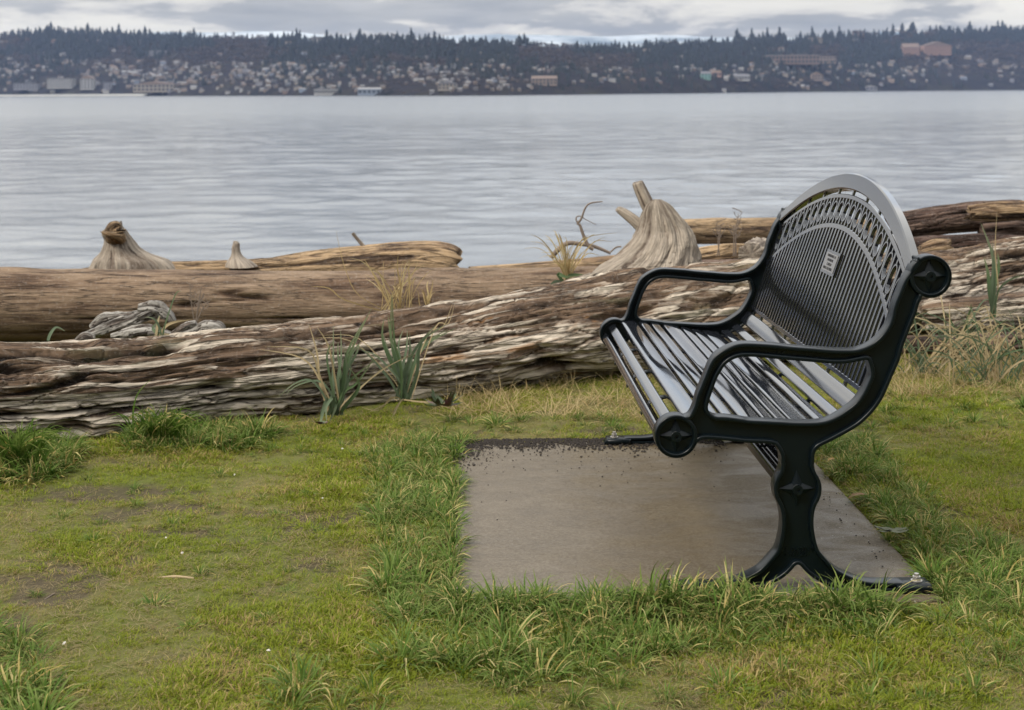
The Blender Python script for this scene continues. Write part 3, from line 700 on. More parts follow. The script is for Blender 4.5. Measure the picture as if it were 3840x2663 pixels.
# seat slats: edge positions in section (front edge u,w  back edge u,w)
SLATS = [((-.403, .432), (-.389, .4585)), ((-.379, .473), (-.352, .4935)), ((-.325, .502), (-.264, .503)), ((-.2505, .500), (-.216, .4985)), ((-.2045, .4965), (-.1695, .494)), ((-.154, .491), (-.091, .483)), ((-.0795, .4795), (-.0445, .474)), ((-.0335, .471), (.0015, .466)), ((.0105, .4635), (.073, .459)), ((.087, .460), (.120, .466)), ((.129, .4735), (.157, .490))]
V0, V1 = T / 2 + .009, L_BENCH + T / 2 - .009
def bar_section(a, b, th, r=.005, crown=0.):
    """rounded bar whose top runs from a to b in (u, w), thickness th below"""
    a, b = Vector(a), Vector(b); L_ = (b - a).length; e = (b - a) / L_; nn = Vector((-e.y, e.x))
    pts = []
    for cx, cy, a0 in ((L_ - r, -r, 0), (r, -r, 90), (r, -th + r, 180), (L_ - r, -th + r, 270)):
        for k in range(4):
            t = math.radians(a0 + k * 30); x = cx + r * math.cos(t); y = cy + r * math.sin(t)
            q = a + e * x + nn * y; pts.append(q)
    return pts
def bar(name, a, b, th, mat, parent, v0=V0, v1=V1, r=.005):
    s = bar_section(a, b, th, r); P = np.array([[(q.x, v, q.y) for q in s] for v in (v0, v1)])
    o = grid_obj(name, P, mat, parent, wrap=True, caps=True); 
    for p in o.data.polygons[-2 * len(s):]: p.use_smooth = False
    me = o.data; me.set_sharp_from_angle(angle=math.radians(40)); return o
for i, (a, b) in enumerate(SLATS): bar('seat_slat', a, b, .027, SEATP if i > 1 else STEEL, bench)
# straps under the seat, following its curve
mid = [((a[0] + b[0]) / 2, (a[1] + b[1]) / 2 - .0285) for a, b in SLATS]
for vs in (.455, .86, 1.265):
    P = []
    pts = catmull(mid, 2, closed=False)
    for k, (u, w) in enumerate(pts):
        P.append([(u, vs - .016, w), (u, vs + .016, w), (u, vs + .016, w - .007), (u, vs - .016, w - .007)])
    grid_obj('seat_strap', np.array(P), PAINT, bench, wrap=True, caps=True, smooth=False)
# stretcher between the legs: an open channel
sw = STAR[1] + .004
P = []
sec = [(-.034, -.024), (-.034, .016), (-.030, .020), (.030, .020), (.034, .016), (.034, -.024), (.029, -.024), (.029, .013), (.026, .015), (-.026, .015), (-.029, .013), (-.029, -.024)]
P = np.array([[(CU + a, v, sw + b) for a, b in sec] for v in (V0, V1)])
grid_obj('stretcher', P, STEEL, bench, wrap=True, caps=True, smooth=False)

# backrest: a cut plate of upright bars between two arches, framed by a rail below and a wide arch above
SL = .36; LN = math.hypot(SL, 1)
def bk(v, w, n=0.):                                     # point on the backrest plane at height w; n = offset towards the rear
    u = .0063 + SL * w
    return (u + n / LN, v, w - n * SL / LN)
VC, HV = .868, .83
def arch_w(v, wc, s): return wc - s * ((v - VC) / HV) ** 2
TP = .011
def band(name, wlo, whi, parent, n0=0., n1=TP, seg=48, r=.002, v0=V0 + .006, v1=V1 - .006, mat=None, rr=None):
    """strip between two height curves, with depth n0..n1 and softened edges"""
    P = []
    for k in range(seg + 1):
        v = v0 + (v1 - v0) * k / seg; lo, hi = wlo(v), whi(v); q = r
        P.append([bk(v, lo + q, n0), bk(v, hi - q, n0), bk(v, hi, n0 + q), bk(v, hi, n1 - q), bk(v, hi - q, n1), bk(v, lo + q, n1), bk(v, lo, n1 - q), bk(v, lo, n0 + q)])
    o = grid_obj(name, np.array(P), mat or STEEL, parent, wrap=True, caps=True)
    o.data.set_sharp_from_angle(angle=math.radians(35)); return o
panel = band('backrest_panel', lambda v: arch_w(v, 1.061, .183), lambda v: arch_w(v, 1.077, .185), bench)
W_IN0 = lambda v: arch_w(v, .955, .222); W_IN1 = lambda v: arch_w(v, .974, .222)
W_OUT0 = lambda v: arch_w(v, 1.061, .183)
band('arch_band', W_IN0, W_IN1, panel)
band('lower_border', lambda v: .5525, lambda v: .5675, panel, seg=1)
PITCH = .0386; NB = 43; BW = .0142
def sbar(v, w0a, w0b, w1a, w1b, parent, hw=BW / 2):
    V = [bk(v - hw, w0a, 0), bk(v + hw, w0b, 0), bk(v + hw, w1b, 0), bk(v - hw, w1a, 0), bk(v - hw, w0a, TP), bk(v + hw, w0b, TP), bk(v + hw, w1b, TP), bk(v - hw, w1a, TP)]
    return V, [(0, 1, 2, 3), (7, 6, 5, 4), (0, 4, 5, 1), (1, 5, 6, 2), (2, 6, 7, 3), (3, 7, 4, 0)]
def ring(v, wc, a, b, t=.0048, n=26):
    V, Fc = [], []
    for k in range(n):
        th = 2 * math.pi * k / n; c, s = math.cos(th), math.sin(th)
        for (ra, rb, nn) in ((a, b, 0), (a - t, b - t * 1.2, 0), (a - t, b - t * 1.2, TP), (a, b, TP)):
            V.append(bk(v + ra * c, wc + rb * s, nn))
    for k in range(n):
        for j in range(4): Fc.append((k * 4 + j, k * 4 + (j + 1) % 4, ((k + 1) % n) * 4 + (j + 1) % 4, ((k + 1) % n) * 4 + j))
    return V, Fc
PLQ = (.73, .90, .806, .884)
for i in range(NB):
    v = VC + (i - (NB - 1) / 2) * PITCH
    if not V0 + .01 < v < V1 - .01: continue
    hw = BW / 2
    V, Fc = sbar(v, .5665, .5665, W_IN0(v - hw) + .001, W_IN0(v + hw) + .001, panel); mesh_obj('slat', V, Fc, STEEL, panel)
    lo, hi = W_IN1(v), W_OUT0(v)
    if i % 2 == 0:
        V, Fc = sbar(v, W_IN1(v - hw) - .001, W_IN1(v + hw) - .001, W_OUT0(v - hw) + .001, W_OUT0(v + hw) + .001, panel, BW / 2 * .9); mesh_obj('slat', V, Fc, STEEL, panel)
    else:
        wc, b = (lo + hi) / 2, (hi - lo) / 2 * .80; a = PITCH - BW / 2 * .9 - .0012
        V, Fc = ring(v, wc, a, b)
        for (w0, w1) in ((lo - .001, wc - b + .003), (wc + b - .003, hi + .001)):
            v2, f2 = sbar(v, w0, w0, w1, w1, panel, .0048); n0 = len(V); V = V + v2; Fc = Fc + [tuple(k + n0 for k in f) for f in f2]
            # flared roots where the stem meets the ring
        mesh_obj('oval_ring', V, Fc, STEEL, panel)
# wide arch rail, standing a little proud of the plate
rail = lambda lo, hi: None
band('arch_rail', lambda v: arch_w(v, 1.092, .187), lambda v: arch_w(v, 1.148, .200), bench, n0=-.010, n1=.024, r=.004, v0=V0, v1=V1, seg=64)
bar('lower_rail', (.163, .502), (.198, .545), .020, STEEL, bench, r=.006)
for v in np.linspace(.27, 1.50, 7)[:]:
    P = [bk(v - .006, .538, .002), bk(v + .006, .538, .002), bk(v + .006, .556, .002), bk(v - .006, .556, .002), bk(v - .006, .538, .012), bk(v + .006, .538, .012), bk(v + .006, .556, .012), bk(v - .006, .556, .012)]
    mesh_obj('tab', P, [(0, 1, 2, 3), (7, 6, 5, 4), (0, 4, 5, 1), (1, 5, 6, 2), (2, 6, 7, 3), (3, 7, 4, 0)], STEEL, panel)
for v in np.linspace(.16, 1.576, 9):
    lo, hi = arch_w(v, 1.074, .185), arch_w(v, 1.096, .187)
    P = [bk(v - .006, lo, .002), bk(v + .006, lo, .002), bk(v + .006, hi, .002), bk(v - .006, hi, .002), bk(v - .006, lo, .010), bk(v + .006, lo, .010), bk(v + .006, hi, .010), bk(v - .006, hi, .010)]
    mesh_obj('tab', P, [(0, 1, 2, 3), (7, 6, 5, 4), (0, 4, 5, 1), (1, 5, 6, 2), (2, 6, 7, 3), (3, 7, 4, 0)], STEEL, panel)
# plaque
def pbox(v0, v1, w0, w1, n0, n1):
    V = [bk(v0, w0, n0), bk(v1, w0, n0), bk(v1, w1, n0), bk(v0, w1, n0), bk(v0, w0, n1), bk(v1, w0, n1), bk(v1, w1, n1), bk(v0, w1, n1)]
    return V, [(0, 1, 2, 3), (7, 6, 5, 4), (0, 4, 5, 1), (1, 5, 6, 2), (2, 6, 7, 3), (3, 7, 4, 0)]
PL = NT('plaque_metal'); PL.set(Base_Color=(.30, .29, .28), Metallic=.75, Roughness=.3); PL = PL.m
V, Fc = pbox(*PLQ, -.006, -.0003); plaque = mesh_obj('plaque', V, Fc, STEEL, bench)
V, Fc = pbox(PLQ[0] + .012, PLQ[1] - .012, PLQ[2] + .009, PLQ[3] - .009, -.0078, -.0058); mesh_obj('plaque_face', V, Fc, PL, plaque)
# raised lines of worn, unreadable lettering on the plaque
rs = np.random.default_rng(3); V, Fc = [], []
INK = plain('plaque_letters', (.03, .03, .032), .5)
for li, (wl, half) in enumerate(((.866, .050), (.852, .038), (.838, .026), (.824, .056))):
    v = (PLQ[0] + PLQ[1]) / 2 + half
    while v > (PLQ[0] + PLQ[1]) / 2 - half:
        for (a0, b0, a1, b1) in [((0, 0, .0016, .0085)), ((0, rs.choice([0, .0036, .007]), .0052, .0015))][:int(rs.integers(1, 3))] + [((.0044, 0, .0016, .0085))][:int(rs.integers(0, 2))]:
            q, f = pbox(v - a0 - a1, v - a0, wl + b0 - .004, wl + b0 + b1 - .004, -.0088, -.0076); n0 = len(V); V += q; Fc += [tuple(k + n0 for k in t_) for t_ in f]
        v -= .0086 if rs.random() < .85 else .013
tag(mesh_obj('engraving', V, Fc, INK, plaque), kind='stuff')

# concrete pad
def pad_mat():
    t = NT('pad_concrete'); p = t.coord('Object')
    a = t.noise(t.coord('Object', (1.7, 2.6, 1)), 1., 5, .6, .6); f = t.noise(p, 150, 5, .85); m = t.noise(p, 9, 6, .65)
    m2 = t.noise(t.coord('Object', (3.5, 7, 1)), 1., 5, .6, .8)
    col = t.mix((.066, .045, .019), (.096, .069, .033), t.ramp(a, (.35, 0.), (.65, 1.)))
    sx = t.n('ShaderNodeSeparateXYZ'); t.put(sx.inputs[0], t.n('ShaderNodeTexCoord').outputs['Object'])
    u = t.math('ADD', sx.outputs[0], t.math('MULTIPLY', t.math('SUBTRACT', a, .5), 1.1))
    left = t.ramp(t.math('MULTIPLY', u, -1.), (.30, 0.), (.62, 1.))
    col = t.mix(col, t.mix((.090, .067, .040), (.135, .112, .085), t.ramp(m2, (.42, 0.), (.62, 1.))), left)
    col = t.mix(col, (.055, .042, .028), t.ramp(m, (.50, 0.), (.78, .55)))
    col = t.mix(col, (.27, .245, .20), t.ramp(f, (.53, 0.), (.74, .75)))
    col = t.mix(col, (.030, .024, .017), t.ramp(f, (.28, .75), (.46, 0.)))
    n2 = t.noise(p, 3.1, 3)
    vo = t.vor(t.coord('Object', (34, 34, 1)), 1., rnd=1.)
    sp = t.math('MULTIPLY', t.ramp(vo, (.07, 1.), (.11, 0.)), t.ramp(t.math('ADD', sx.outputs[0], t.math('MULTIPLY', n2, .7)), (.38, 0.), (.5, .8)))
    vo2 = t.vor(t.coord('Object', (90, 90, 1)), 1.); sp2 = t.math('MULTIPLY', t.ramp(vo2, (.08, 1.), (.13, 0.)), t.ramp(n2, (.48, 0.), (.60, .7)))
    col = t.mix(col, (.36, .36, .31), t.math('MAXIMUM', sp, sp2))
    vg = t.vor(t.coord('Object', (210, 210, 1)), 1.); gs = t.n('ShaderNodeSeparateColor'); t.put(gs.inputs[0], t.vor(t.coord('Object', (170, 170, 1)), 1., out='Color'))
    col = t.mix(col, t.mix((.035, .028, .02), (.22, .20, .16), gs.outputs[0]), .22)
    g = t.noise(t.coord('Object', (34, 2.2, 1)), 1., 3, .6, .2)
    t.set(Base_Color=col, Roughness=t.ramp(m2, (.40, .36), (.60, .66)), Specular_IOR_Level=.28)
    t.bump(t.math('ADD', f, t.math('MULTIPLY', g, .2)), .5, .003); return t.m
def build_pad():
    u0, u1, v0, v1 = PAD; n = 60
    us = np.concatenate([[u0], np.linspace(u0 + .012, u1 - .012, n), [u1]]); vs = np.concatenate([[v0], np.linspace(v0 + .012, v1 - .012, n), [v1]])
    U, V = np.meshgrid(us, vs, indexing='ij'); W = .0015 * fbm(U * 3, V * 3, 0, 6, 3) - .001
    W[0, :] -= .008; W[-1, :] -= .008; W[:, 0] -= .008; W[:, -1] -= .008
    top = np.stack([U, V, W], -1)
    # skirt
    lo = [(u0, v0), (u1, v0), (u1, v1), (u0, v1)]
    pm = pad_mat()
    o = grid_obj('concrete_pad', top, pm); o.matrix_world = BENCH_M
    sk = mesh_obj('pad_side', [(a, b, -.0092) for a, b in lo] + [(a, b, -.11) for a, b in lo], [(0, 4, 5, 1), (1, 5, 6, 2), (2, 6, 7, 3), (3, 7, 4, 0)], pm, o)
    tag(o, 'damp brown stained concrete slab the bench is bolted to', kind='structure')
build_pad()
# ------------------------------------------------------------------ driftwood
def wood_mat(name, pale, mid, dark, pale_amt=.5, crack=1., stain=0., fine=1., tide=None, plates=1.):
    t = NT(name); g = t.n('ShaderNodeAttribute', attribute_name='grain').outputs['Vector']
    def mp(s):
        m = t.n('ShaderNodeMapping'); t.put(m.inputs[0], g); m.inputs['Scale'].default_value = s; return m.outputs[0]
    fib = t.noise(mp((11, 130 * fine, 1)), 1., 5, .65, .3)
    med = t.noise(mp((3.6, 25, 1)), 1., 6, .62, .5)
    big = t.noise(mp((1.6, 6, 1)), 1., 4, .6, .4)
    h = t.attr('relief')
    wob = t.n('ShaderNodeVectorMath', operation='ADD'); t.put(wob.inputs[0], mp((3.0, 34, 1))); t.put(wob.inputs[1], t.noise(mp((3, 14, 1)), 1., 4, .6, out='Color'))
    cell = t.vor(wob.outputs[0], 1., out='Color'); cs = t.n('ShaderNodeSeparateColor'); t.put(cs.inputs[0], cell); cellv = cs.outputs[0]
    edge = t.ramp(t.vor(wob.outputs[0], 1., feat='DISTANCE_TO_EDGE'), (.0, 1.), (.09, 0.))
    chk = t.vor(mp((9, 75, 1)), 1., feat='DISTANCE_TO_EDGE'); chk = t.math('MULTIPLY', t.ramp(chk, (.0, 1.), (.05, 0.)), t.ramp(t.noise(mp((2, 6, 2)), 1., 3), (.48, 0.), (.62, 1.)))
    fis = t.noise(mp((2.0, 30 * fine, 5)), 1., 3, .55, .35); fis = t.ramp(t.math('ABSOLUTE', t.math('SUBTRACT', fis, .5)), (.0, 1.), (.022, 0.))
    fis = t.math('MULTIPLY', fis, t.ramp(t.noise(mp((1.2, 6, 7)), 1., 3), (.38, .1), (.55, 1.)))
    c = t.mix(mid, dark, t.ramp(med, (.42, 0.), (.66, 1.)))
    amt = t.math('ADD', t.math('ADD', t.math('MULTIPLY', big, 1.1), t.math('MULTIPLY', h, .55)), t.math('ADD', t.math('MULTIPLY', med, -.6), t.math('MULTIPLY', t.math('SUBTRACT', cellv, .5), .42 * crack * plates)))
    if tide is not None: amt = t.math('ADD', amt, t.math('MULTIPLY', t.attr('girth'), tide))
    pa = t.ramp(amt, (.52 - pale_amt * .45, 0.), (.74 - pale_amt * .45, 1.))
    pc = t.mix(pale, tuple(x * .55 for x in pale), t.ramp(fib, (.40, 0.), (.66, 1.)))
    c = t.mix(c, pc, pa)
    c = t.mix(c, tuple(x * .5 for x in dark), t.math('MULTIPLY', t.ramp(h, (.0, 1.), (.32, 0.)), .85 * crack))
    c = t.mix(c, tuple(x * .6 for x in dark), t.math('MULTIPLY', t.math('MULTIPLY', chk, pa), .55 * crack))
    c = t.mix(c, (.018, .012, .009), t.math('MULTIPLY', fis, .85 * crack))
    c = t.mix(c, (.022, .015, .011), t.math('MULTIPLY', edge, .45 * crack * plates))
    if stain:
        s = t.noise(mp((1.3, 7, 3)), 1., 4, .6, .6); c = t.mix(c, (.30, .135, .035), t.math('MULTIPLY', t.ramp(s, (.64, 0.), (.70, 1.)), stain))
        s2 = t.noise(mp((2.3, 9, 8)), 1., 4, .6, .6); c = t.mix(c, (.045, .055, .018), t.math('MULTIPLY', t.ramp(s2, (.60, 0.), (.70, 1.)), stain * .7))
    fine_ = t.noise(t.coord('Position', (70, 70, 70)), 1., 3, .6)
    c = t.mix(c, t.mix(c, (.8, .78, .74), .3), t.ramp(fine_, (.55, 0.), (.75, .35)))
    t.set(Base_Color=c, Roughness=.88, Specular_IOR_Level=.25)
    hh = t.math('ADD', t.math('MULTIPLY', fib, .5), t.math('ADD', t.math('MULTIPLY', med, .9), t.math('ADD', t.math('MULTIPLY', chk, -.5), t.math('ADD', t.math('MULTIPLY', fis, -1.1), t.math('ADD', t.math('MULTIPLY', edge, -.8 * plates), t.math('MULTIPLY', cellv, .5 * plates))))))
    t.bump(hh, .7, .008); return t.m
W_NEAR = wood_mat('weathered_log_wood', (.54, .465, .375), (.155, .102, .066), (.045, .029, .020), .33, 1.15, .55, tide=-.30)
W_BROWN = wood_mat('brown_log_wood', (.24, .17, .115), (.130, .082, .052), (.052, .032, .022), .12, .9, plates=.18)
W_TAN = wood_mat('tan_driftwood', (.38, .265, .155), (.20, .13, .078), (.055, .036, .026), .34, .8)
W_TANK = wood_mat('rotten_end_wood', (.30, .20, .11), (.12, .078, .045), (.04, .026, .018), .2, 1.2, .6)
W_ROOT = wood_mat('grey_root_wood', (.33, .28, .225), (.19, .150, .118), (.085, .064, .050), .45, .3, fine=.8, plates=.5)
W_DARK = wood_mat('dark_driftwood', (.17, .115, .09), (.075, .045, .035), (.028, .018, .015), .15, 1.)
W_PALE = wood_mat('bleached_driftwood', (.33, .31, .28), (.13, .105, .088), (.035, .028, .024), .36, 1.2)

def worley(x, y, s=0):
    ix, iy = np.floor(x).astype(np.int64), np.floor(y).astype(np.int64); f1 = np.full(x.shape, 9.); f2 = np.full(x.shape, 9.); val = np.zeros(x.shape)
    for dx in (-1, 0, 1):
        for dy in (-1, 0, 1):
            cx, cy = ix + dx, iy + dy; px = cx + _hash(cx, cy, 0 * cx, s); py = cy + _hash(cx, cy, 0 * cx + 1, s)
            d = np.hypot(px - x, py - y); v = _hash(cx, cy, 0 * cx + 2, s)
            near = d < f1; f2 = np.where(near, f1, np.minimum(f2, d)); val = np.where(near, v, val); f1 = np.where(near, d, f1)
    return f2 - f1, val
def smooth_path(C, R, n):
    C = np.asarray(C, float); R = np.asarray(R, float)
    s = np.concatenate([[0], np.cumsum(np.linalg.norm(np.diff(C[:, :3], axis=0), axis=1))])
    k = np.array(catmull([tuple(c) + (r,) + (q,) for c, r, q in zip(C, R, s)], 12, closed=False))
    u = np.concatenate([[0], np.cumsum(np.linalg.norm(np.diff(k[:, :3], axis=0), axis=1))])
    t = np.linspace(0, u[-1], n)
    return np.stack([np.interp(t, u, k[:, i]) for i in range(4)], 1), t
def tube(name, C, R, mat, nL, nC, seed=0, style='smooth', amp=1., parent=None, squash=1., jag=0., up=(0, 0, 1), flat=False):
    """a log: a swept, displaced trunk. C centre points, R radii. Returns one mesh object"""
    K, t = smooth_path(C, R, nL); ctr = K[:, :3]; rad = K[:, 3]
    tan = np.gradient(ctr, axis=0); tan /= np.linalg.norm(tan, axis=1)[:, None]
    if flat: tan = np.tile(np.array((0., 0., 1.)), (nL, 1))
    upv = np.array(up, float); side = np.cross(tan, upv); side /= np.linalg.norm(side, axis=1)[:, None]; u2 = np.cross(side, tan)
    th = math.pi + np.linspace(0, 2 * math.pi, nC, endpoint=False)
    Tt, Th = np.meshgrid(t, th, indexing='ij'); Rr = rad[:, None] * np.ones_like(Th)
    cx, sx = np.cos(Th), np.sin(Th); r0 = float(rad.mean())
    def nz(ft, fc, s, o=4, w=0.):
        return fbm(Tt * ft + w, cx * r0 * fc + 50, sx * r0 * fc + 50, seed * 31 + s, o)
    if style == 'weathered':
        warp = .22 * nz(.7, 2.2, 1, 3)
        cx2, sx2 = np.cos(Th + warp * .8), np.sin(Th + warp * .8)
        def nw(ft, fc, s, o=4): return fbm(Tt * ft, cx2 * r0 * fc + 50, sx2 * r0 * fc + 50, seed * 31 + s, o)
        lump = nz(.8, 3.2, 2, 3) * .045 + nw(1.7, 7, 15, 3) * .03
        rid = 1 - np.abs(nw(.75, 16, 3, 4)) * 2.2; rid = np.clip(rid, -1, 1)
        n1 = nw(.55, 12, 4, 3); crk = np.exp(-(n1 / .05) ** 2) * np.clip(nw(.9, 6, 9, 2) * 5 + 1.1, 0, 1)
        n2 = nw(1.0, 26, 6, 3); crk2 = np.exp(-(n2 / .07) ** 2) * np.clip(nw(2, 12, 12, 2) * 5 + .9, 0, 1)
        step = np.clip(nw(.9, 8, 21, 4) * 8, -1, 1) * .009
        holes = np.clip(nz(2.6, 9, 33, 3) - .33, 0, 1) * .16
        fibre = nw(6, 75, 7, 3)
        wx, wy = .5 * nz(3, 8, 61, 3), .9 * nz(2.2, 7, 62, 3)
        e1, v1 = worley(Tt * .8 + wx * .5, Th * r0 * 13 + wy * 1.6, seed); e2, v2 = worley(Tt * 1.9 + wx, Th * r0 * 40 + wy * 2.2, seed + 5)
        plate = (v1 - .5) * .008 + (v2 - .5) * .004; gap = np.clip(1 - e1 / .07, 0, 1) * .016 + np.clip(1 - e2 / .12, 0, 1) * .005
        d = lump + rid * .007 + step + plate - gap - crk * .050 - crk2 * .014 + fibre * .008 - holes
        rel = .60 + rid * .12 + fibre * .30 + step * 10 + plate * 20 - gap * 20 - crk * .9 - crk2 * .55 - holes * 9
    elif style == 'root':
        warp = .5 * nz(1.5, 3, 1, 3); c3, s3 = np.cos(Th + warp), np.sin(Th + warp)
        fl = fbm(Tt * 2.4, c3 * 1.7 + 9, s3 * 1.7 + 9, seed + 3, 4); fi = fbm(Tt * 2., c3 * 9 + 9, s3 * 9 + 9, seed + 5, 3)
        crk = np.exp(-(fi / .05) ** 2)
        kn = fbm(Tt * 7, c3 * 4 + 3, s3 * 4 + 3, seed + 11, 4); d = fl * .30 * Rr + fi * .06 * Rr + kn * .14 * Rr - crk * .035 * Rr; rel = .62 + fl * .5 - crk * .4 + fi * .3 + kn * .4
    elif style == 'gnarled':
        a_ = nz(6, 22, 1, 4); b_ = nz(14, 45, 2, 4); crk = np.exp(-(b_ / .06) ** 2)
        d = Rr * (a_ * .75 + b_ * .35 - crk * .12); rel = .6 + a_ * .5 + b_ * .4 - crk * .6
    else:
        lump = nz(.5, 2.5, 2, 3) * .018; n1 = nz(.28, 9, 4, 3); crk = np.exp(-(n1 / .030) ** 2) * (nz(.5, 5, 9, 2) > -.05)
        fib = nz(1.5, 60, 7, 3); knot = nz(2.2, 9, 11, 2); kn = np.clip(knot - .42, 0, 1) * .05
        d = lump + fib * .003 - crk * .020 + kn; rel = .62 + fib * .22 - crk * .8 + knot * .15
    rr = Rr + d * amp * (1 if style in ('weathered', 'smooth') else 1)
    off = (cx * rr)[..., None] * side[:, None, :] + (sx * rr * squash)[..., None] * u2[:, None, :]
    P = ctr[:, None, :] + off
    if jag:                                            # broken ends: push the end rings in and out along the grain
        for k in range(6):
            f = (1 - k / 6)
            P[k] -= tan[0] * (jag * f * fbm(cx[0] * 4, sx[0] * 4, seed, 3, 3) * 2)[:, None]
            P[-1 - k] += tan[-1] * (jag * f * fbm(cx[0] * 4, sx[0] * 4, seed + 9, 3, 3) * 2)[:, None]
    g = np.stack([Tt, Th * r0, np.full_like(Tt, seed * 1.7)], -1)
    o = grid_obj(name, P, mat, parent, wrap=True, caps=True, attrs={'relief': rel, 'girth': sx}, uv=g)
    return o
def px_path(pts): return [tuple(at(x, y, d)) for x, y, d, r in pts], [r * d / F for x, y, d, r in pts]
def log(name, label, pts, mat, nL=200, nC=48, cat='log', group=None, **kw):
    C, R = px_path(pts); o = tube(name, C, R, mat, nL, nC, **kw); return tag(o, label, cat, group) if label else o

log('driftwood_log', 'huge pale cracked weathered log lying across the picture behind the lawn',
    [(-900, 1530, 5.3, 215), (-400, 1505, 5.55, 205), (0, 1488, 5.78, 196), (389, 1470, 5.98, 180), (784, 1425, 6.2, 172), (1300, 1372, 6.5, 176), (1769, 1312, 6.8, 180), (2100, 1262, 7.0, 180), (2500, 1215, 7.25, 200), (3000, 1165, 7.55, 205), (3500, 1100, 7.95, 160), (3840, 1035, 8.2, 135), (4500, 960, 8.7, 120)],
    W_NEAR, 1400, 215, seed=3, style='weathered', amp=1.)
log('driftwood_log', 'long smooth brown log with dark lengthwise cracks behind the pale cracked log',
    [(-900, 1150, 7.8, 134), (0, 1146, 7.9, 134), (900, 1144, 7.95, 132), (1700, 1138, 8.0, 126), (2150, 1115, 8.1, 116), (2500, 1095, 8.3, 105)],
    W_BROWN, 600, 130, seed=8)
# log with two broken limb stubs and a stick, furthest on the left
stub = empty('driftwood_log', at(1000, 1010, 8.7)); stub_inv = Matrix.Translation(-Vector(stub.location))
tag(stub, 'tan driftwood log with a tall knotted stub and cut right end against the water', 'log')
def adopt(o, root):
    o.parent = root; o.matrix_parent_inverse = Matrix.Translation(-Vector(root.location)); return o
adopt(log('trunk', None, [(290, 1030, 8.7, 20), (380, 1025, 8.7, 34), (480, 1022, 8.7, 44), (600, 1022, 8.7, 44), (750, 1020, 8.7, 42), (900, 1018, 8.7, 48), (1050, 1012, 8.7, 56), (1200, 1000, 8.7, 66), (1350, 992, 8.7, 74), (1480, 984, 8.7, 78), (1600, 983, 8.7, 78), (1680, 988, 8.7, 72), (1716, 994, 8.7, 56)], W_TAN, 420, 80, seed=5, style='weathered', amp=.32, jag=.02), stub)
adopt(log('limb_stub', None, [(500, 1045, 8.68, 185), (495, 1010, 8.66, 160), (488, 978, 8.65, 135), (468, 952, 8.64, 92), (455, 930, 8.63, 68), (446, 902, 8.63, 53), (432, 880, 8.62, 49), (430, 862, 8.62, 40), (442, 850, 8.62, 16)], W_ROOT, 120, 100, seed=12, style='root', amp=.6, jag=.03, flat=True, squash=.6, up=(0, -1, 0)), stub)
adopt(log('broken_end', None, [(452, 905, 8.60, 26), (436, 882, 8.58, 38), (430, 864, 8.58, 36), (440, 850, 8.58, 24), (452, 846, 8.58, 8)], W_TANK, 70, 50, seed=15, style='gnarled', amp=.9), stub)
adopt(log('limb_stub', None, [(905, 1000, 8.6, 60), (898, 984, 8.6, 48), (889, 966, 8.6, 27), (886, 950, 8.6, 18), (884, 930, 8.6, 15), (886, 914, 8.6, 13), (882, 904, 8.6, 7)], W_ROOT, 60, 40, seed=13, style='root', amp=.4, flat=True, up=(0, -1, 0)), stub)
adopt(log('stick', None, [(1365, 925, 8.7, 8), (1340, 896, 8.7, 7), (1322, 874, 8.7, 7)], W_ROOT, 30, 16, seed=14, amp=.15, up=(0, -1, 0)), stub)
# upturned root crown on the right with two sawn limbs
rt = empty('root_stump', at(2430, 1060, 7.55)); tag(rt, 'upturned grey root stump with two sawn limbs leaning left, behind the bench', 'stump')
adopt(log('trunk', None, [(2330, 1110, 7.5, 275), (2385, 1050, 7.52, 215), (2425, 1000, 7.55, 180), (2460, 950, 7.57, 145), (2480, 905, 7.58, 118), (2484, 865, 7.6, 100), (2480, 825, 7.6, 80), (2472, 790, 7.6, 60), (2466, 765, 7.6, 42), (2464, 748, 7.6, 14)], W_ROOT, 160, 120, seed=21, style='root', amp=1.1, flat=True, squash=.7, up=(0, -1, 0)), rt)
adopt(log('limb', None, [(2475, 860, 7.6, 26), (2440, 790, 7.62, 25), (2408, 722, 7.64, 23), (2394, 690, 7.65, 21), (2392, 684, 7.65, 18)], W_ROOT, 70, 40, seed=22, amp=.4, up=(0, -1, 0)), rt)
adopt(log('limb', None, [(2440, 890, 7.62, 30), (2390, 838, 7.64, 26), (2345, 802, 7.66, 22), (2318, 785, 7.67, 16), (2314, 782, 7.67, 12)], W_ROOT, 70, 36, seed=23, amp=.4, up=(0, -1, 0)), rt)
log('driftwood_log', 'thin brown log end rising just above the long smooth log, left of the root stump', [(1760, 1030, 8.8, 30), (1950, 1020, 8.9, 32), (2150, 1006, 9.0, 34), (2350, 990, 9.1, 36), (2560, 985, 9.2, 34)], W_TAN, 160, 40, seed=31, amp=.4)
log('driftwood_log', 'round brown log over a strip of water, between root stump and bench back', [(2500, 870, 10.6, 44), (2700, 868, 10.8, 46), (2900, 864, 11, 47), (3200, 868, 11.3, 46), (3460, 880, 11.6, 40)], W_TAN, 200, 50, seed=32, amp=.5)
log('driftwood_log', 'dark reddish brown log pile member behind the bench back at right', [(3330, 850, 9.3, 48), (3450, 835, 9.3, 55), (3620, 812, 9.3, 54), (3800, 800, 9.3, 46), (4100, 800, 9.4, 45)], W_DARK, 300, 90, seed=33, style='weathered', amp=.6)
log('driftwood_log', 'light brown splintered root end on top of the dark logs at far right', [(3640, 800, 9.0, 26), (3720, 795, 9.0, 34), (3840, 790, 9.0, 36), (4100, 800, 9.0, 40)], W_TAN, 160, 60, seed=34, style='weathered', amp=.4, jag=.03)
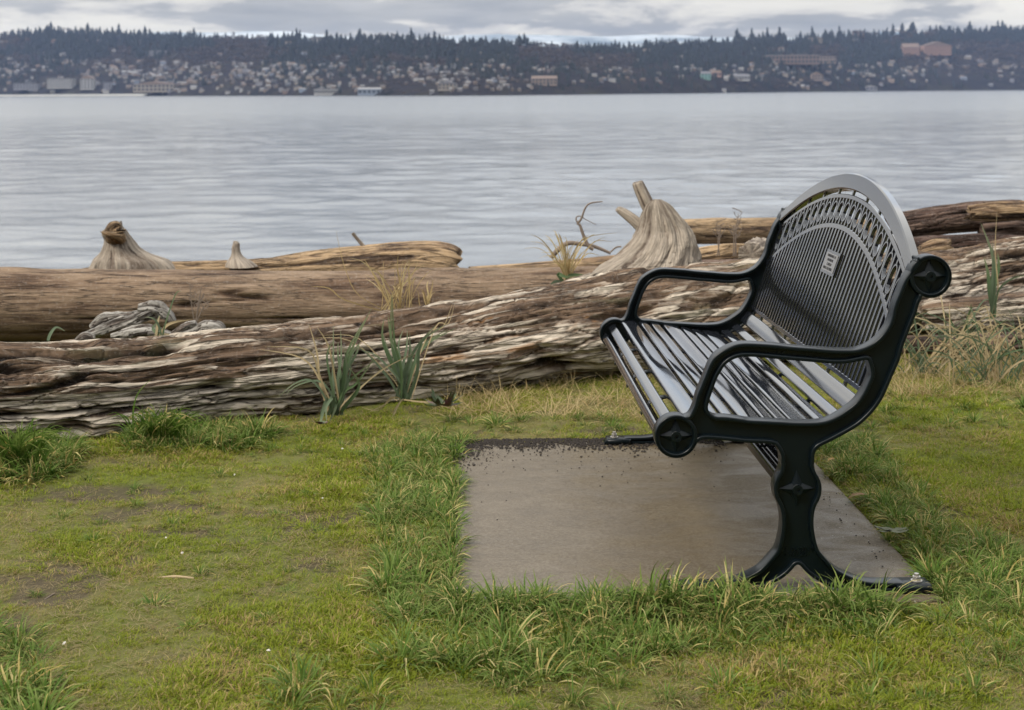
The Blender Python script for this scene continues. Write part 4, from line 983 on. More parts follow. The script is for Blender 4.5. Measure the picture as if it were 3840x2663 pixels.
log('driftwood_log', 'short reddish log with gaps below, right of the root stump', [(2560, 975, 8.5, 30), (2650, 960, 8.5, 36), (2760, 950, 8.5, 36), (2860, 950, 8.5, 34)], W_TAN, 160, 50, seed=35, style='weathered', amp=.4, jag=.02)
log('driftwood_log', 'dark rotted log lying under the reddish one, right of the root stump', [(2540, 1030, 8.3, 40), (2700, 1020, 8.3, 44), (2900, 1010, 8.3, 44)], W_DARK, 160, 50, seed=36, style='weathered', amp=.4)
log('driftwood_log', 'round butt end of a short log beside the bench back', [(2812, 955, 8.0, 56), (2830, 950, 8.3, 58), (2850, 945, 8.8, 56)], W_ROOT, 70, 60, seed=37, style='weathered', amp=.35, jag=.02)
log('driftwood_log', 'thin dark log across the pile just right of the bench back', [(3380, 930, 8.8, 34), (3520, 915, 8.8, 32), (3700, 905, 8.8, 30), (3900, 910, 8.9, 32)], W_DARK, 160, 40, seed=38, style='weathered', amp=.4)
log('driftwood_log', 'small tan stub of wood under the thin dark log', [(3455, 940, 8.5, 24), (3500, 930, 8.5, 28), (3560, 928, 8.5, 26)], W_TAN, 60, 40, seed=39, style='weathered', amp=.3, jag=.02)
log('driftwood_log', 'dark hollow wood under the splintered root end at far right', [(3680, 880, 9.2, 40), (3800, 870, 9.2, 44), (4000, 870, 9.2, 44)], W_DARK, 90, 50, seed=40, style='weathered', amp=.6)
log('driftwood_log', 'pale cracked log with a hollow left end behind the tall beach grass', [(3462, 1190, 7.45, 52), (3500, 1185, 7.45, 66), (3600, 1180, 7.5, 66), (3840, 1165, 7.6, 70), (4300, 1150, 7.8, 70)], W_NEAR, 420, 90, seed=41, style='weathered', amp=.45, jag=.03)
log('driftwood_log', 'low brown log partly hidden by grass at the foot of the hollow one', [(3380, 1290, 7.3, 40), (3550, 1290, 7.35, 44), (3840, 1280, 7.4, 44), (4200, 1270, 7.5, 44)], W_DARK, 200, 50, seed=42, style='weathered', amp=.5)
def gnarl(label, runs, seed):
    r = empty('driftwood', at(*runs[0][0][:3])); tag(r, label, 'driftwood')
    for k, pts in enumerate(runs): adopt(log('root', None, pts, W_PALE, 110, 46, seed=seed + k, style='gnarled', amp=1.0), r)
gnarl('grey gnarled piece of twisted driftwood lying between the two long logs', [
    [(292, 1276, 6.9, 10), (345, 1255, 6.9, 20), (420, 1225, 6.9, 20), (500, 1200, 6.9, 24), (560, 1172, 6.9, 24), (600, 1160, 6.9, 18)],
    [(340, 1228, 6.95, 10), (400, 1196, 6.95, 22), (480, 1186, 6.95, 24), (540, 1180, 6.95, 18)],
    [(520, 1160, 6.9, 14), (575, 1158, 6.9, 26), (620, 1178, 6.9, 24), (650, 1210, 6.9, 14)],
    [(420, 1262, 6.85, 14), (500, 1245, 6.85, 24), (570, 1240, 6.85, 26), (640, 1258, 6.85, 16)]], 51)
gnarl('smaller dark and grey knotted driftwood right of the twisted piece', [
    [(640, 1262, 6.85, 16), (690, 1240, 6.85, 22), (740, 1222, 6.85, 18)], [(720, 1250, 6.85, 16), (770, 1232, 6.85, 26), (815, 1236, 6.85, 24), (842, 1256, 6.85, 12)], [(680, 1270, 6.8, 12), (740, 1262, 6.8, 16), (800, 1266, 6.8, 10)]], 61)
gnarl('low sliver of bleached driftwood at the left end of the pale log', [[(285, 1282, 6.7, 8), (320, 1262, 6.7, 14), (352, 1272, 6.7, 8)]], 71)
# dead twigs against the water
def twig(name, label, runs, mat, cat='branch', root=None):
    grids = []
    for pts in runs:
        C, R = px_path(pts); K, t = smooth_path(C, R, max(8, len(pts) * 5)); ctr, rad = K[:, :3], K[:, 3]
        tan = np.gradient(ctr, axis=0); tan /= np.linalg.norm(tan, axis=1)[:, None]
        s = np.cross(tan, (0, 1, .1)); s /= np.linalg.norm(s, axis=1)[:, None]; u2 = np.cross(s, tan)
        th = np.linspace(0, 2 * math.pi, 7)[:-1]
        grids.append(ctr[:, None, :] + rad[:, None, None] * (np.cos(th)[None, :, None] * s[:, None, :] + np.sin(th)[None, :, None] * u2[:, None, :]))
    o = join_grids(name, grids, mat, None); tag(o, label, cat); return o
TWIG = plain('dead_twig', (.16, .125, .10), .9, var=.35, scale=40)
STRAW = plain('dry_stem', (.33, .25, .15), .9, var=.3, scale=40)
twig('branch', 'bare crooked twig standing up in front of the water left of the root stump',
     [[(2225, 935, 7.6, 7), (2205, 920, 7.6, 7), (2185, 875, 7.6, 6), (2175, 845, 7.6, 5), (2166, 838, 7.6, 5), (2180, 820, 7.6, 4), (2195, 780, 7.6, 3.5), (2215, 762, 7.6, 3), (2260, 756, 7.6, 2)], [(2168, 840, 7.6, 3), (2160, 820, 7.6, 2.5), (2172, 810, 7.6, 2), (2200, 825, 7.6, 1.5), (2235, 842, 7.6, 1)]], TWIG)
twig('branch', 'arched grey stick beside the dry beach grass left of the root stump',
     [[(2068, 965, 7.65, 9), (2095, 935, 7.65, 10), (2130, 912, 7.65, 9), (2175, 915, 7.65, 8), (2230, 925, 7.65, 7), (2290, 950, 7.65, 5)], [(2290, 945, 7.65, 3), (2310, 928, 7.65, 3), (2330, 925, 7.65, 3)], [(2120, 915, 7.65, 5), (2125, 905, 7.65, 3)]], TWIG)
rs = np.random.default_rng(8)
def weed(label, x, y, d, h, n, spread):
    runs = []
    for k in range(n):
        a = rs.uniform(-spread, spread); x1, y1 = x + a * h, y - h * rs.uniform(.6, 1.05); mx, my = x + a * h * .4 + rs.normal(0, 4), y - h * .45
        runs.append([(x + rs.normal(0, 4), y, d, 2.2), (mx, my, d, 1.8), (x1, y1, d, 1.2)])
        for j in range(5):
            f = rs.uniform(.45, .95); bx, by = x + (x1 - x) * f, y + (y1 - y) * f; l = rs.uniform(15, 42)
            runs.append([(bx, by, d, 1.3), (bx + rs.choice([-1, 1]) * l * .4, by - l * .5, d, 1.1), (bx + rs.choice([-1, 1]) * l * .6, by - l, d, 1.6)])
    return twig('dry_weed', label, runs, TWIG, 'plant')
weed('dry branching weed rising in front of the smooth brown log', 735, 1225, 7.2, 150, 4, .45)
weed('thin dead weed on the beach logs right of the root stump', 2758, 960, 8.3, 165, 3, .15)
weed('faint dry weed beside the bench back in the water view', 2690, 960, 8.4, 120, 2, .2)
# ------------------------------------------------------------------ grass and plants
def gpt(px, py, z=0.):
    r = ray(px, py); return CAM_P + r * ((z - CAM_H) / r.z)
def blade_np(rs, base, az, lean, length, width, droop, n=4, twist=0.):
    """tapering, arching blade: returns (n+1)*2-1 vertices"""
    d = np.array((math.cos(az), math.sin(az), 0)); s = np.array((-d[1], d[0], 0)) ; p = np.array(base, float); ang = lean; V = []
    seg = length / n
    for k in range(n + 1):
        t = k / n; w = width * (.55 + .45 * math.sin(min(1, t * 2.2) * 1.57)) * (1 - t ** 2.2) / 2
        sd = s * math.cos(twist * t) + np.array((0, 0, 1)) * math.sin(twist * t)
        if k < n: V += [p - sd * w, p + sd * w]
        else: V += [p.copy()]
        ang += droop * (.35 + t) / n; p = p + seg * (d * math.sin(ang) + np.array((0, 0, 1)) * math.cos(ang))
        p[2] = max(p[2], .0015)
    Fc = [(2*k, 2*k+1, 2*k+3, 2*k+2) for k in range(n - 1)] + [(2*n-2, 2*n-1, 2*n)]
    return V, Fc
def grass_mat(name, greens, straw, straw_amt, trans=.33, patch=True):
    t = NT(name); b = t.attr('age'); tint = t.attr('tint', typ='INSTANCER'); p = t.coord('Position')
    c = t.mix(greens[0], greens[1], t.math('FRACT', t.math('MULTIPLY', b, 7.3)))
    c = t.mix(c, greens[2], t.math('FRACT', t.math('MULTIPLY', b, 3.7)))
    if patch:
        a = t.noise(p, 1.6, 5, .6); a2 = t.noise(p, 6, 4, .6)
        sp = t.n('ShaderNodeSeparateXYZ'); t.put(sp.inputs[0], t.n('ShaderNodeNewGeometry').outputs['Position'])
        worn = t.math('MULTIPLY', t.ramp(t.math('ADD', t.math('MULTIPLY', sp.outputs[1], -.18), t.math('MULTIPLY', sp.outputs[0], -.12)), (-1.1, 0.), (-.5, 1.)), .0)
        thr = t.math('ADD', t.math('ADD', t.math('MULTIPLY', a, .7), t.math('MULTIPLY', a2, .45)), t.math('MULTIPLY', tint, .12))
        dry = t.ramp(thr, (.56, 0.), (.86, 1.))
        sel = t.math('ADD', t.math('MULTIPLY', dry, .75), straw_amt)
    else: sel = t.math('ADD', t.math('MULTIPLY', tint, .2), straw_amt)
    m = t.math('GREATER_THAN', sel, b)
    tip = t.attr('tip')
    c = t.mix(c, t.mix(straw[0], straw[1], t.math('FRACT', t.math('MULTIPLY', b, 11.1))), m)
    c = t.mix(c, straw[1], t.math('MULTIPLY', t.ramp(tip, (.6, 0.), (1., 1.)), .25))
    t.set(Base_Color=c, Roughness=.6, Specular_IOR_Level=.13)
    tr = t.n('ShaderNodeBsdfTranslucent'); t.put(tr.inputs[0], c); mx = t.n('ShaderNodeMixShader'); mx.inputs[0].default_value = trans
    t.put(mx.inputs[1], t.b.outputs[0]); t.put(mx.inputs[2], tr.outputs[0]); t.put(t.out.inputs[0], mx.outputs[0]); return t.m
LAWN = grass_mat('lawn_grass', ((.185, .225, .010), (.265, .275, .020), (.125, .180, .012)), ((.29, .205, .075), (.38, .29, .13)), .04)
ROUGH = grass_mat('rough_grass', ((.038, .095, .010), (.075, .150, .018), (.150, .205, .045)), ((.36, .27, .08), (.42, .37, .17)), .10, patch=False)
DUNE = grass_mat('dune_grass', ((.095, .145, .085), (.130, .180, .110), (.075, .115, .060)), ((.40, .31, .18), (.47, .38, .24)), .0, patch=False)
DRY = grass_mat('dry_grass', ((.33, .24, .11), (.26, .18, .08), (.40, .31, .16)), ((.33, .24, .11), (.43, .35, .19)), .5, patch=False)
LITTER = grass_mat('lawn_litter', ((.22, .165, .075), (.15, .11, .055), (.28, .22, .11)), ((.22, .17, .08), (.33, .27, .15)), .5, patch=False)
def blades_mesh(name, specs, mat):
    V, Fc, age, tip = [], [], [], []; n0 = 0
    for (v, f, a) in specs:
        V += v; Fc += [tuple(k + n0 for k in q) for q in f]; n0 += len(v); age += [a] * len(v); m = len(v); tip += [i / (m - 1) for i in range(m)]
    me = bpy.data.meshes.new(name); me.from_pydata([tuple(map(float, x)) for x in V], [], Fc); me.materials.append(mat)
    for k_, a_ in (('age', age), ('tip', tip)):
        at_ = me.attributes.new(k_, 'FLOAT', 'POINT'); at_.data.foreach_set('value', np.array(a_, dtype=np.float32))
    me.polygons.foreach_set('use_smooth', np.ones(len(me.polygons), dtype=bool)); me.update(); return me
def tuft(rs, n, rad, l0, l1, w0, w1, lean, droop, seg):
    out = []
    for _ in range(n):
        a = rs.uniform(0, 6.283); r = rad * math.sqrt(rs.random()); az = a + rs.normal(0, .7)
        out.append((*blade_np(rs, (r * math.cos(a), r * math.sin(a), 0), az, abs(rs.normal(lean, .25)), rs.uniform(l0, l1), rs.uniform(w0, w1), rs.uniform(*droop), seg, rs.uniform(-.8, .8)), rs.random()))
    return out
rg = np.random.default_rng(19)
def scatter(name, label, templates, pos, rot, scl, tint, idx, kind='stuff'):
    """one object: points carrying instances of small tufts"""
    col = bpy.data.collections.new(name + '_tufts')
    for k, me in enumerate(templates): col.objects.link(bpy.data.objects.new(f'tuft_{k:02d}', me))
    me = bpy.data.meshes.new(name); n = len(pos); me.vertices.add(n); me.vertices.foreach_set('co', pos.astype(np.float32).ravel())
    for k_, ty, key, a in (('rot', 'FLOAT_VECTOR', 'vector', rot), ('scl', 'FLOAT', 'value', scl), ('tint', 'FLOAT', 'value', tint), ('idx', 'INT', 'value', idx)):
        x = me.attributes.new(k_, ty, 'POINT'); x.data.foreach_set(key, np.asarray(a, dtype=np.int32 if ty == 'INT' else np.float32).ravel())
    o = bpy.data.objects.new(name, me); COL.objects.link(o)
    ng = bpy.data.node_groups.new(name + '_nodes', 'GeometryNodeTree')
    ng.interface.new_socket('Geometry', in_out='INPUT', socket_type='NodeSocketGeometry'); ng.interface.new_socket('Geometry', in_out='OUTPUT', socket_type='NodeSocketGeometry')
    N = ng.nodes.new; L = ng.links.new
    gi, go = N('NodeGroupInput'), N('NodeGroupOutput'); ci = N('GeometryNodeCollectionInfo'); ci.inputs[0].default_value = col
    ci.inputs['Separate Children'].default_value = True; ci.inputs['Reset Children'].default_value = True
    ip = N('GeometryNodeInstanceOnPoints'); ip.inputs['Pick Instance'].default_value = True
    def na(nm, ty):
        x = N('GeometryNodeInputNamedAttribute'); x.data_type = ty; x.inputs[0].default_value = nm; return x.outputs[0]
    L(gi.outputs[0], ip.inputs['Points']); L(ci.outputs[0], ip.inputs['Instance']); L(na('idx', 'INT'), ip.inputs['Instance Index'])
    L(na('rot', 'FLOAT_VECTOR'), ip.inputs['Rotation']); L(na('scl', 'FLOAT'), ip.inputs['Scale']); L(ip.outputs[0], go.inputs[0])
    md = o.modifiers.new('tufts', 'NODES'); md.node_group = ng
    return tag(o, label, kind=kind)
# short lawn
lawn_t = [blades_mesh('lawn_tuft', tuft(rg, 20, .024, .010, .026, .0016, .0028, .6, (.3, 1.6), 3), LAWN) for _ in range(5)] + [blades_mesh('lawn_tuft', tuft(rg, 10, .024, .018, .042, .0018, .0030, 1.1, (.2, 1.0), 3), LAWN) for _ in range(3)]
n = 112000
Y = 2.35 + (9.6 - 2.35) * rg.random(n) ** 1.15; X = (rg.random(n) * 2 - 1) * (.40 * Y + .35)
den = fbm(X * 2.2, Y * 2.2, 0, 77, 4)
keep = (pad_dist(X, Y) > .0) & ((den > -.42) | (rg.random(n) < .6)) & ((Y < 7.6) | (rg.random(n) < .25))
keep &= bare_at(X, Y) < rg.uniform(.15, 1.15, n)
X, Y = X[keep], Y[keep]; n = len(X); Z = ground_z(X, Y) - .002
rot = np.stack([rg.normal(0, .12, n), rg.normal(0, .12, n), rg.uniform(0, 6.283, n)], 1)
hv = np.clip(.85 + .8 * fbm(X * 3, Y * 3, 0, 91, 3), .45, 1.5)
scatter('lawn_grass', 'short mossy green and straw coloured lawn grass round the pad', lawn_t, np.stack([X, Y, Z], 1), rot, hv * rg.uniform(.7, 1.25, n), rg.random(n), rg.integers(0, len(lawn_t), n))
lit_t = [blades_mesh('litter_tuft', [(*blade_np(rg, (rg.normal(0, .03), rg.normal(0, .03), .004), rg.uniform(0, 6.28), rg.uniform(1.25, 1.65), rg.uniform(.02, .07), rg.uniform(.0016, .0032), rg.uniform(-.3, .4), 3), rg.random()) for _ in range(11)], LITTER) for _ in range(5)]
n = 15000
Y = 2.35 + (7.6 - 2.35) * rg.random(n) ** 1.2; X = (rg.random(n) * 2 - 1) * (.40 * Y + .35)
den = fbm(X * 1.6 + 40, Y * 1.6, 0, 78, 4)
keep = (pad_dist(X, Y) > .02) & (den + .25 * (X < -.3) * (Y < 5) + .5 * bare_at(X, Y) > rg.uniform(-.05, .55, n)); X, Y = X[keep], Y[keep]; n = len(X)
scatter('lawn_litter', 'dead straw blades lying flat in the lawn', lit_t, np.stack([X, Y, ground_z(X, Y) + .003 - .006 * bare_at(X, Y)], 1), np.stack([rg.normal(0, .05, n), rg.normal(0, .05, n), rg.uniform(0, 6.283, n)], 1), rg.uniform(.25, .75, n), rg.random(n), rg.integers(0, 5, n))
# rough tussocks
def tussock(rs, n, rad, l0, l1, w0, w1):
    out = []
    for _ in range(n):
        a = rs.uniform(0, 6.283); q = math.sqrt(rs.random()); az = a + rs.normal(0, .45)
        out.append((*blade_np(rs, (rad * q * math.cos(a), rad * q * math.sin(a), 0), az, .15 + q * .85 + rs.normal(0, .22), rs.uniform(l0, l1) * (1 - .25 * q), rs.uniform(w0, w1), rs.uniform(.7, 2.6), 5, rs.uniform(-.9, .9)), rs.random()))
    return out
rough_t = [blades_mesh('rough_tuft', tussock(rg, 95, .045, .06, .145, .0034, .0068), ROUGH) for _ in range(6)]
rp = []
def inside(p, x, y):
    ins = False; j = len(p) - 1
    for i in range(len(p)):
        if (p[i][1] > y) != (p[j][1] > y) and x < (p[j][0] - p[i][0]) * (y - p[i][1]) / (p[j][1] - p[i][1]) + p[i][0]: ins = not ins
        j = i
    return ins
def clumps(poly, n, s0, s1, gap=.07):
    """tussocks spaced apart, each with two or three smaller companions"""
    p = [tuple(q) for q in poly]; xs = [q[0] for q in p]; ys = [q[1] for q in p]; k = 0; tries = 0; mine = []
    while k < n and tries < n * 40:
        tries += 1; x, y = rg.uniform(min(xs), max(xs)), rg.uniform(min(ys), max(ys))
        if not inside(p, x, y): continue
        w = gpt(x, y)
        if pad_dist(np.array([w.x]), np.array([w.y]))[0] < -.035 * max(0., vnoise(w.x * 7, w.y * 7, 0, 12)) + .004: continue
        if any((w.x - m[0]) ** 2 + (w.y - m[1]) ** 2 < gap * gap for m in mine): continue
        sc = rg.uniform(s0, s1) * (1.25 if rg.random() < .15 else 1); mine.append((w.x, w.y, sc)); rp.append(mine[-1]); k += 1
        for _ in range(rg.integers(0, 3)):
            a = rg.uniform(0, 6.28); rp.append((w.x + math.cos(a) * .05, w.y + math.sin(a) * .05, sc * rg.uniform(.35, .7)))
clumps([(1390, 1700), (1560, 1640), (1745, 1640), (1712, 1800), (1690, 2240), (1640, 2360), (1450, 2300), (1420, 2000)], 230, .45, .85, .052)
clumps([(1500, 2300), (1700, 2262), (2400, 2262), (3330, 2296), (3350, 2370), (2900, 2420), (2400, 2440), (1950, 2560), (1480, 2480)], 250, .6, 1.0, .055)
clumps([(1690, 2262), (3300, 2286), (3300, 2318), (1690, 2296)], 70, .7, 1.05, .042)
clumps([(2330, 2262), (3310, 2262), (3310, 2300), (2330, 2290)], 60, .95, 1.35, .05)
clumps([(3040, 1660), (3250, 1640), (3400, 1800), (3560, 2000), (3840, 2060), (3840, 2330), (3560, 2240), (3330, 1960), (3120, 1720)], 290, .5, .9, .052)
clumps([(3560, 2180), (3900, 2180), (3900, 2560), (3500, 2380)], 60, .5, .85, .08)
clumps([(-150, 1600), (230, 1640), (260, 1760), (60, 1820), (-150, 1800)], 70, .9, 1.4, .06)
clumps([(500, 1600), (640, 1560), (860, 1600), (1010, 1625), (900, 1680), (480, 1700)], 64, .7, 1.2, .06)
clumps([(1000, 1600), (1500, 1580), (2300, 1570), (2300, 1640), (1700, 1636), (1350, 1700), (1000, 1680)], 60, .30, .65, .10)
clumps([(3350, 1440), (3900, 1440), (3900, 1600), (3250, 1620)], 40, .4, .8, .11)
clumps([(2080, 2440), (3640, 2400), (3700, 2663), (1900, 2663)], 40, .4, .8, .13)
clumps([(1100, 2560), (1450, 2600), (1400, 2720), (1080, 2700)], 8, .6, .9, .09)
clumps([(-100, 2350), (150, 2400), (240, 2720), (-100, 2750)], 26, .6, .95, .08)
clumps([(200, 1680), (1300, 1680), (1300, 2500), (100, 2300)], 46, .22, .50, .14)
A = np.array(rp); pdm = pad_dist(A[:, 0], A[:, 1]); A = A[pdm > -.03]; n = len(A)
rot = np.stack([rg.normal(0, .16, n), rg.normal(0, .16, n), rg.uniform(0, 6.283, n)], 1)
scatter('rough_grass', 'longer ragged grass growing round the pad edges and log', rough_t, np.stack([A[:, 0], A[:, 1], np.where(pad_dist(A[:, 0], A[:, 1]) < .03, -.004, ground_z(A[:, 0], A[:, 1]) - .008)], 1), rot, A[:, 2], rg.random(n), rg.integers(0, len(rough_t), n))
# dry thatch along the foot of the logs
thatch_t = [blades_mesh('thatch_tuft', tuft(rg, 26, .05, .05, .17, .0022, .0038, 1.0, (.2, 1.3), 4), DRY) for _ in range(4)]
tp = []
for poly, m in (([(1650, 1480), (1800, 1500), (1980, 1430), (2420, 1400), (2440, 1520), (2250, 1570), (1850, 1580), (1650, 1560)], 190), ([(3330, 1380), (3900, 1300), (3900, 1500), (3300, 1480)], 240), ([(830, 1230), (1250, 1205), (1350, 1185), (1000, 1250)], 24)):
    p = np.array(poly); k = 0
    while k < m:
        x, y = rg.uniform(p[:, 0].min(), p[:, 0].max()), rg.uniform(p[:, 1].min(), p[:, 1].max()); w = gpt(x, y); k += 1
        if m > 100: tp.append((w.x, w.y, float(ground_z(w.x, w.y)) - .01, rg.uniform(.5, 1.1)))
A = np.array(tp); n = len(A)
scatter('dry_thatch', 'brown dead grass and litter along the foot of the logs', thatch_t, A[:, :3], np.stack([rg.normal(0, .2, n), rg.normal(0, .2, n), rg.uniform(0, 6.28, n)], 1), A[:, 3], rg.random(n), rg.integers(0, 4, n))

def plant(name, label, base, d, stems, mat, cat='plant', parts=True, group=None, spread=5, dup=1):
    """grass plant whose blades are traced: each stem is a pixel path bx,by -> tip with a width"""
    B = at(base[0], base[1], d); root = empty(name, B); tag(root, label, cat, group)
    specs = []
    for st in [q for q in stems for _ in range(dup)]:
        pts, w, age = st[0], st[1], st[2]; dd = rg.uniform(-.05, .05)
        jb = rg.normal(0, spread); C = [at(base[0] + jb + rg.normal(0, 6), base[1] + rg.uniform(-4, 4), d) - B]
        for i, q in enumerate(pts): C.append(at(q[0] + jb * .9 + rg.normal(0, 4 * dup), q[1] + rg.normal(0, 5 * dup), d + dd * (i + 1) / len(pts) * 2) - B)
        K = catmull([tuple(c) for c in C], 4, closed=False); m = len(K); V = []
        for i, p in enumerate(K):
            t = i / (m - 1); a = Vector(K[min(i + 1, m - 1)]) - Vector(K[max(i - 1, 0)])
            s = a.cross(Vector((0, 1, 0))); s = s.normalized() if s.length > 1e-6 else Vector((1, 0, 0))
            yv = Vector((0, .55, 0)); sd = (s + yv * math.sin(t * 3 + age * 9)).normalized(); ww = w * (.8 if dup == 1 else .62) * d / F * (.7 + .3 * math.sin(min(1, t * 2) * 1.57)) * (1 - t ** 2.4) / 2 + .0003
            c = Vector(p); V += [c - sd * ww, c + Vector((0, ww * .35, 0)), c + sd * ww]
        Fc = [q for i in range(m - 1) for q in ((3*i, 3*i+1, 3*i+4, 3*i+3), (3*i+1, 3*i+2, 3*i+5, 3*i+4))]
        specs.append(([tuple(v) for v in V], Fc, age))
    if parts:
        for sp in specs:
            o = bpy.data.objects.new('blade', blades_mesh('blade', [sp], mat)); COL.objects.link(o); o.parent = root
    else:
        o = bpy.data.objects.new('blades', blades_mesh('blades', specs, mat)); COL.objects.link(o); o.parent = root; o['kind'] = 'stuff'
    return root
def fan(base, n, h0, h1, spread, w0, w1, dry=.2, arch=.35, bias=0.):
    S = []
    for _ in range(n):
        a = rg.uniform(-spread, spread) + bias; h = rg.uniform(h0, h1); bx, by = base; dr = abs(a) * arch * rg.uniform(.4, 1.4)
        S.append(([(bx + a * h * .32, by - h * .45), (bx + a * h * .75, by - h * (.85 - dr * .25)), (bx + a * h * 1.15, by - h * (1 - dr * .9))], rg.uniform(w0, w1), rg.uniform(.0, .18) if rg.random() < dry else rg.uniform(.25, 1.)))
    return S
DN = grass_mat('dune_grass_traced', ((.125, .165, .105), (.170, .210, .145), (.080, .125, .055)), ((.36, .28, .16), (.45, .37, .23)), .19, patch=False)
plant('beach_grass_plant', 'grey green beach grass clump growing in front of the pale log, left of the two', (1262, 1555), 6.05,
      [([(1255, 1450), (1262, 1340), (1268, 1240)], 22, .6), ([(1282, 1440), (1310, 1320), (1385, 1165)], 24, .5), ([(1290, 1430), (1330, 1330), (1360, 1270)], 22, .4), ([(1240, 1440), (1220, 1330), (1170, 1210)], 16, .1), ([(1250, 1450), (1240, 1350), (1245, 1280)], 20, .7), ([(1300, 1470), (1345, 1420), (1440, 1340)], 20, .8), ([(1290, 1500), (1320, 1440), (1290, 1380)], 26, .5), ([(1235, 1500), (1210, 1560), (1215, 1590)], 26, .9), ([(1270, 1500), (1250, 1530), (1235, 1600)], 26, .4), ([(1200, 1440), (1120, 1440), (1050, 1480)], 14, .35), ([(1215, 1430), (1150, 1330), (990, 1310)], 14, .12), ([(1290, 1480), (1305, 1380), (1290, 1300)], 14, .3), ([(1310, 1500), (1420, 1400), (1560, 1330)], 9, .15)], DN, dup=2, spread=13)
plant('beach_grass_plant', 'taller grey green beach grass clump before the pale log, right of the two', (1512, 1500), 6.2,
      [([(1485, 1400), (1450, 1280), (1432, 1185)], 24, .5), ([(1500, 1400), (1490, 1260), (1480, 1105)], 20, .8), ([(1520, 1400), (1518, 1300), (1515, 1225)], 20, .6), ([(1535, 1400), (1560, 1290), (1650, 1215)], 24, .4), ([(1545, 1410), (1585, 1300), (1690, 1235)], 24, .7), ([(1500, 1420), (1470, 1330), (1440, 1250)], 18, .35), ([(1470, 1420), (1400, 1340), (1340, 1310)], 16, .3), ([(1530, 1430), (1545, 1340), (1540, 1260)], 22, .9), ([(1540, 1500), (1640, 1520), (1760, 1540)], 9, .1), ([(1490, 1500), (1440, 1520), (1370, 1540)], 11, .05), ([(1500, 1510), (1470, 1560), (1420, 1600)], 11, .08), ([(1600, 1250), (1660, 1220), (1695, 1135)], 8, .1), ([(1480, 1430), (1330, 1270), (1180, 1250)], 8, .12)], DN, dup=2, spread=12)
plant('dry_grass_plant', 'straw coloured dry grass tuft standing on top of the pale log', (1500, 1180), 6.75, fan((1500, 1180), 30, 60, 230, .8, 3, 7, 1., .15) + [([(1350, 1100), (1300, 990), (1265, 860)], 4, .1), ([(1300, 1120), (1240, 1080), (1165, 1070)], 7, .1), ([(1440, 1090), (1410, 1020), (1380, 975)], 9, .1), ([(1500, 1080), (1495, 1010), (1492, 960)], 9, .1)], DRY, parts=True, spread=34)
plant('dry_grass_plant', 'few dry stalks right of the straw tuft on the pale log', (1605, 1155), 6.8, fan((1605, 1155), 8, 60, 110, .55, 6, 9, 1., .1), DRY)
plant('dry_grass_plant', 'dry pale grass tuft left of the root stump', (2130, 1045), 7.4, fan((2130, 1045), 34, 60, 190, 1.0, 3, 7, .9, .25) + [([(2080, 960), (2040, 900), (1990, 875)], 6, .1), ([(2150, 960), (2200, 900), (2320, 865)], 6, .3)], DRY)
plant('beach_grass_plant', 'small pale green curled blades under the dry tuft by the root stump', (2120, 1070), 7.2, [([(2090, 1060), (2060, 1075), (2050, 1095)], 22, .6), ([(2140, 1045), (2180, 1035), (2200, 1040)], 20, .5), ([(2100, 1040), (2130, 1030), (2170, 1035)], 20, .8)], DN)
plant('beach_grass_plant', 'small green and yellow grass sprout beside the gnarled driftwood', (600, 1265), 6.6, [([(595, 1220), (608, 1185)], 18, .6), ([(590, 1230), (570, 1200), (545, 1190)], 12, .9), ([(610, 1220), (650, 1110), (672, 1090)], 9, .7), ([(615, 1235), (660, 1205), (730, 1200)], 16, .1), ([(600, 1225), (600, 1200), (606, 1180)], 16, .05), ([(580, 1240), (590, 1210)], 18, .4), ([(620, 1260), (660, 1270), (690, 1275)], 14, .05)], DN)
plant('beach_grass_plant', 'short curved green blade on the left end of the pale log', (178, 1280), 6.3, [([(190, 1250), (210, 1235), (240, 1242)], 16, .6)], DN)
plant('beach_grass_plant', 'tall upright green beach grass before the logs at far right', (3722, 1190), 7.0,
      [([(3715, 1080), (3725, 960), (3672, 825)], 22, .6), ([(3735, 1080), (3745, 1000), (3742, 950)], 24, .8), ([(3710, 1100), (3700, 1020), (3695, 965)], 22, .5), ([(3735, 1100), (3742, 950), (3748, 790)], 7, .1), ([(3740, 1100), (3790, 1050), (3850, 1025)], 14, .4), ([(3725, 1090), (3728, 1000), (3720, 900)], 18, .35)], DN)
for (bx, by, dd, n, h0, h1, lab, dry) in ((3690, 1440, 6.75, 44, 130, 330, 'sprawling arched beach grass clump right of the bench, nearest of the row', .35), (3500, 1400, 6.9, 36, 100, 260, 'loose arching beach grass just right of the bench frame', .45), (3830, 1400, 6.9, 38, 140, 300, 'pale arching beach grass at the right edge of the lawn', .5), (3620, 1330, 7.1, 30, 120, 240, 'thin green beach grass before the hollow log', .3)):
    plant('beach_grass_plant', lab, (bx, by), dd, fan((bx, by), int(n * 1.25), h0 * .6, h1 * 1.15, 1.5, 3, 9, dry + .1, .9), DN, spread=62)
plant('grass_tussock', 'tall dark green grass tussock at the foot of the pale log, left edge', (60, 1740), 5.25, fan((60, 1740), 190, 60, 185, 1.3, 4, 9, .2, .6), ROUGH, parts=False, spread=45)
plant('grass_tussock', 'bright green grass tussock against the pale log left of the beach grass', (600, 1640), 5.65, fan((600, 1640), 190, 50, 140, 1.2, 4, 8, .15, .6) + [([(590, 1540), (610, 1470), (655, 1422)], 8, .6)], ROUGH, parts=False, spread=50)
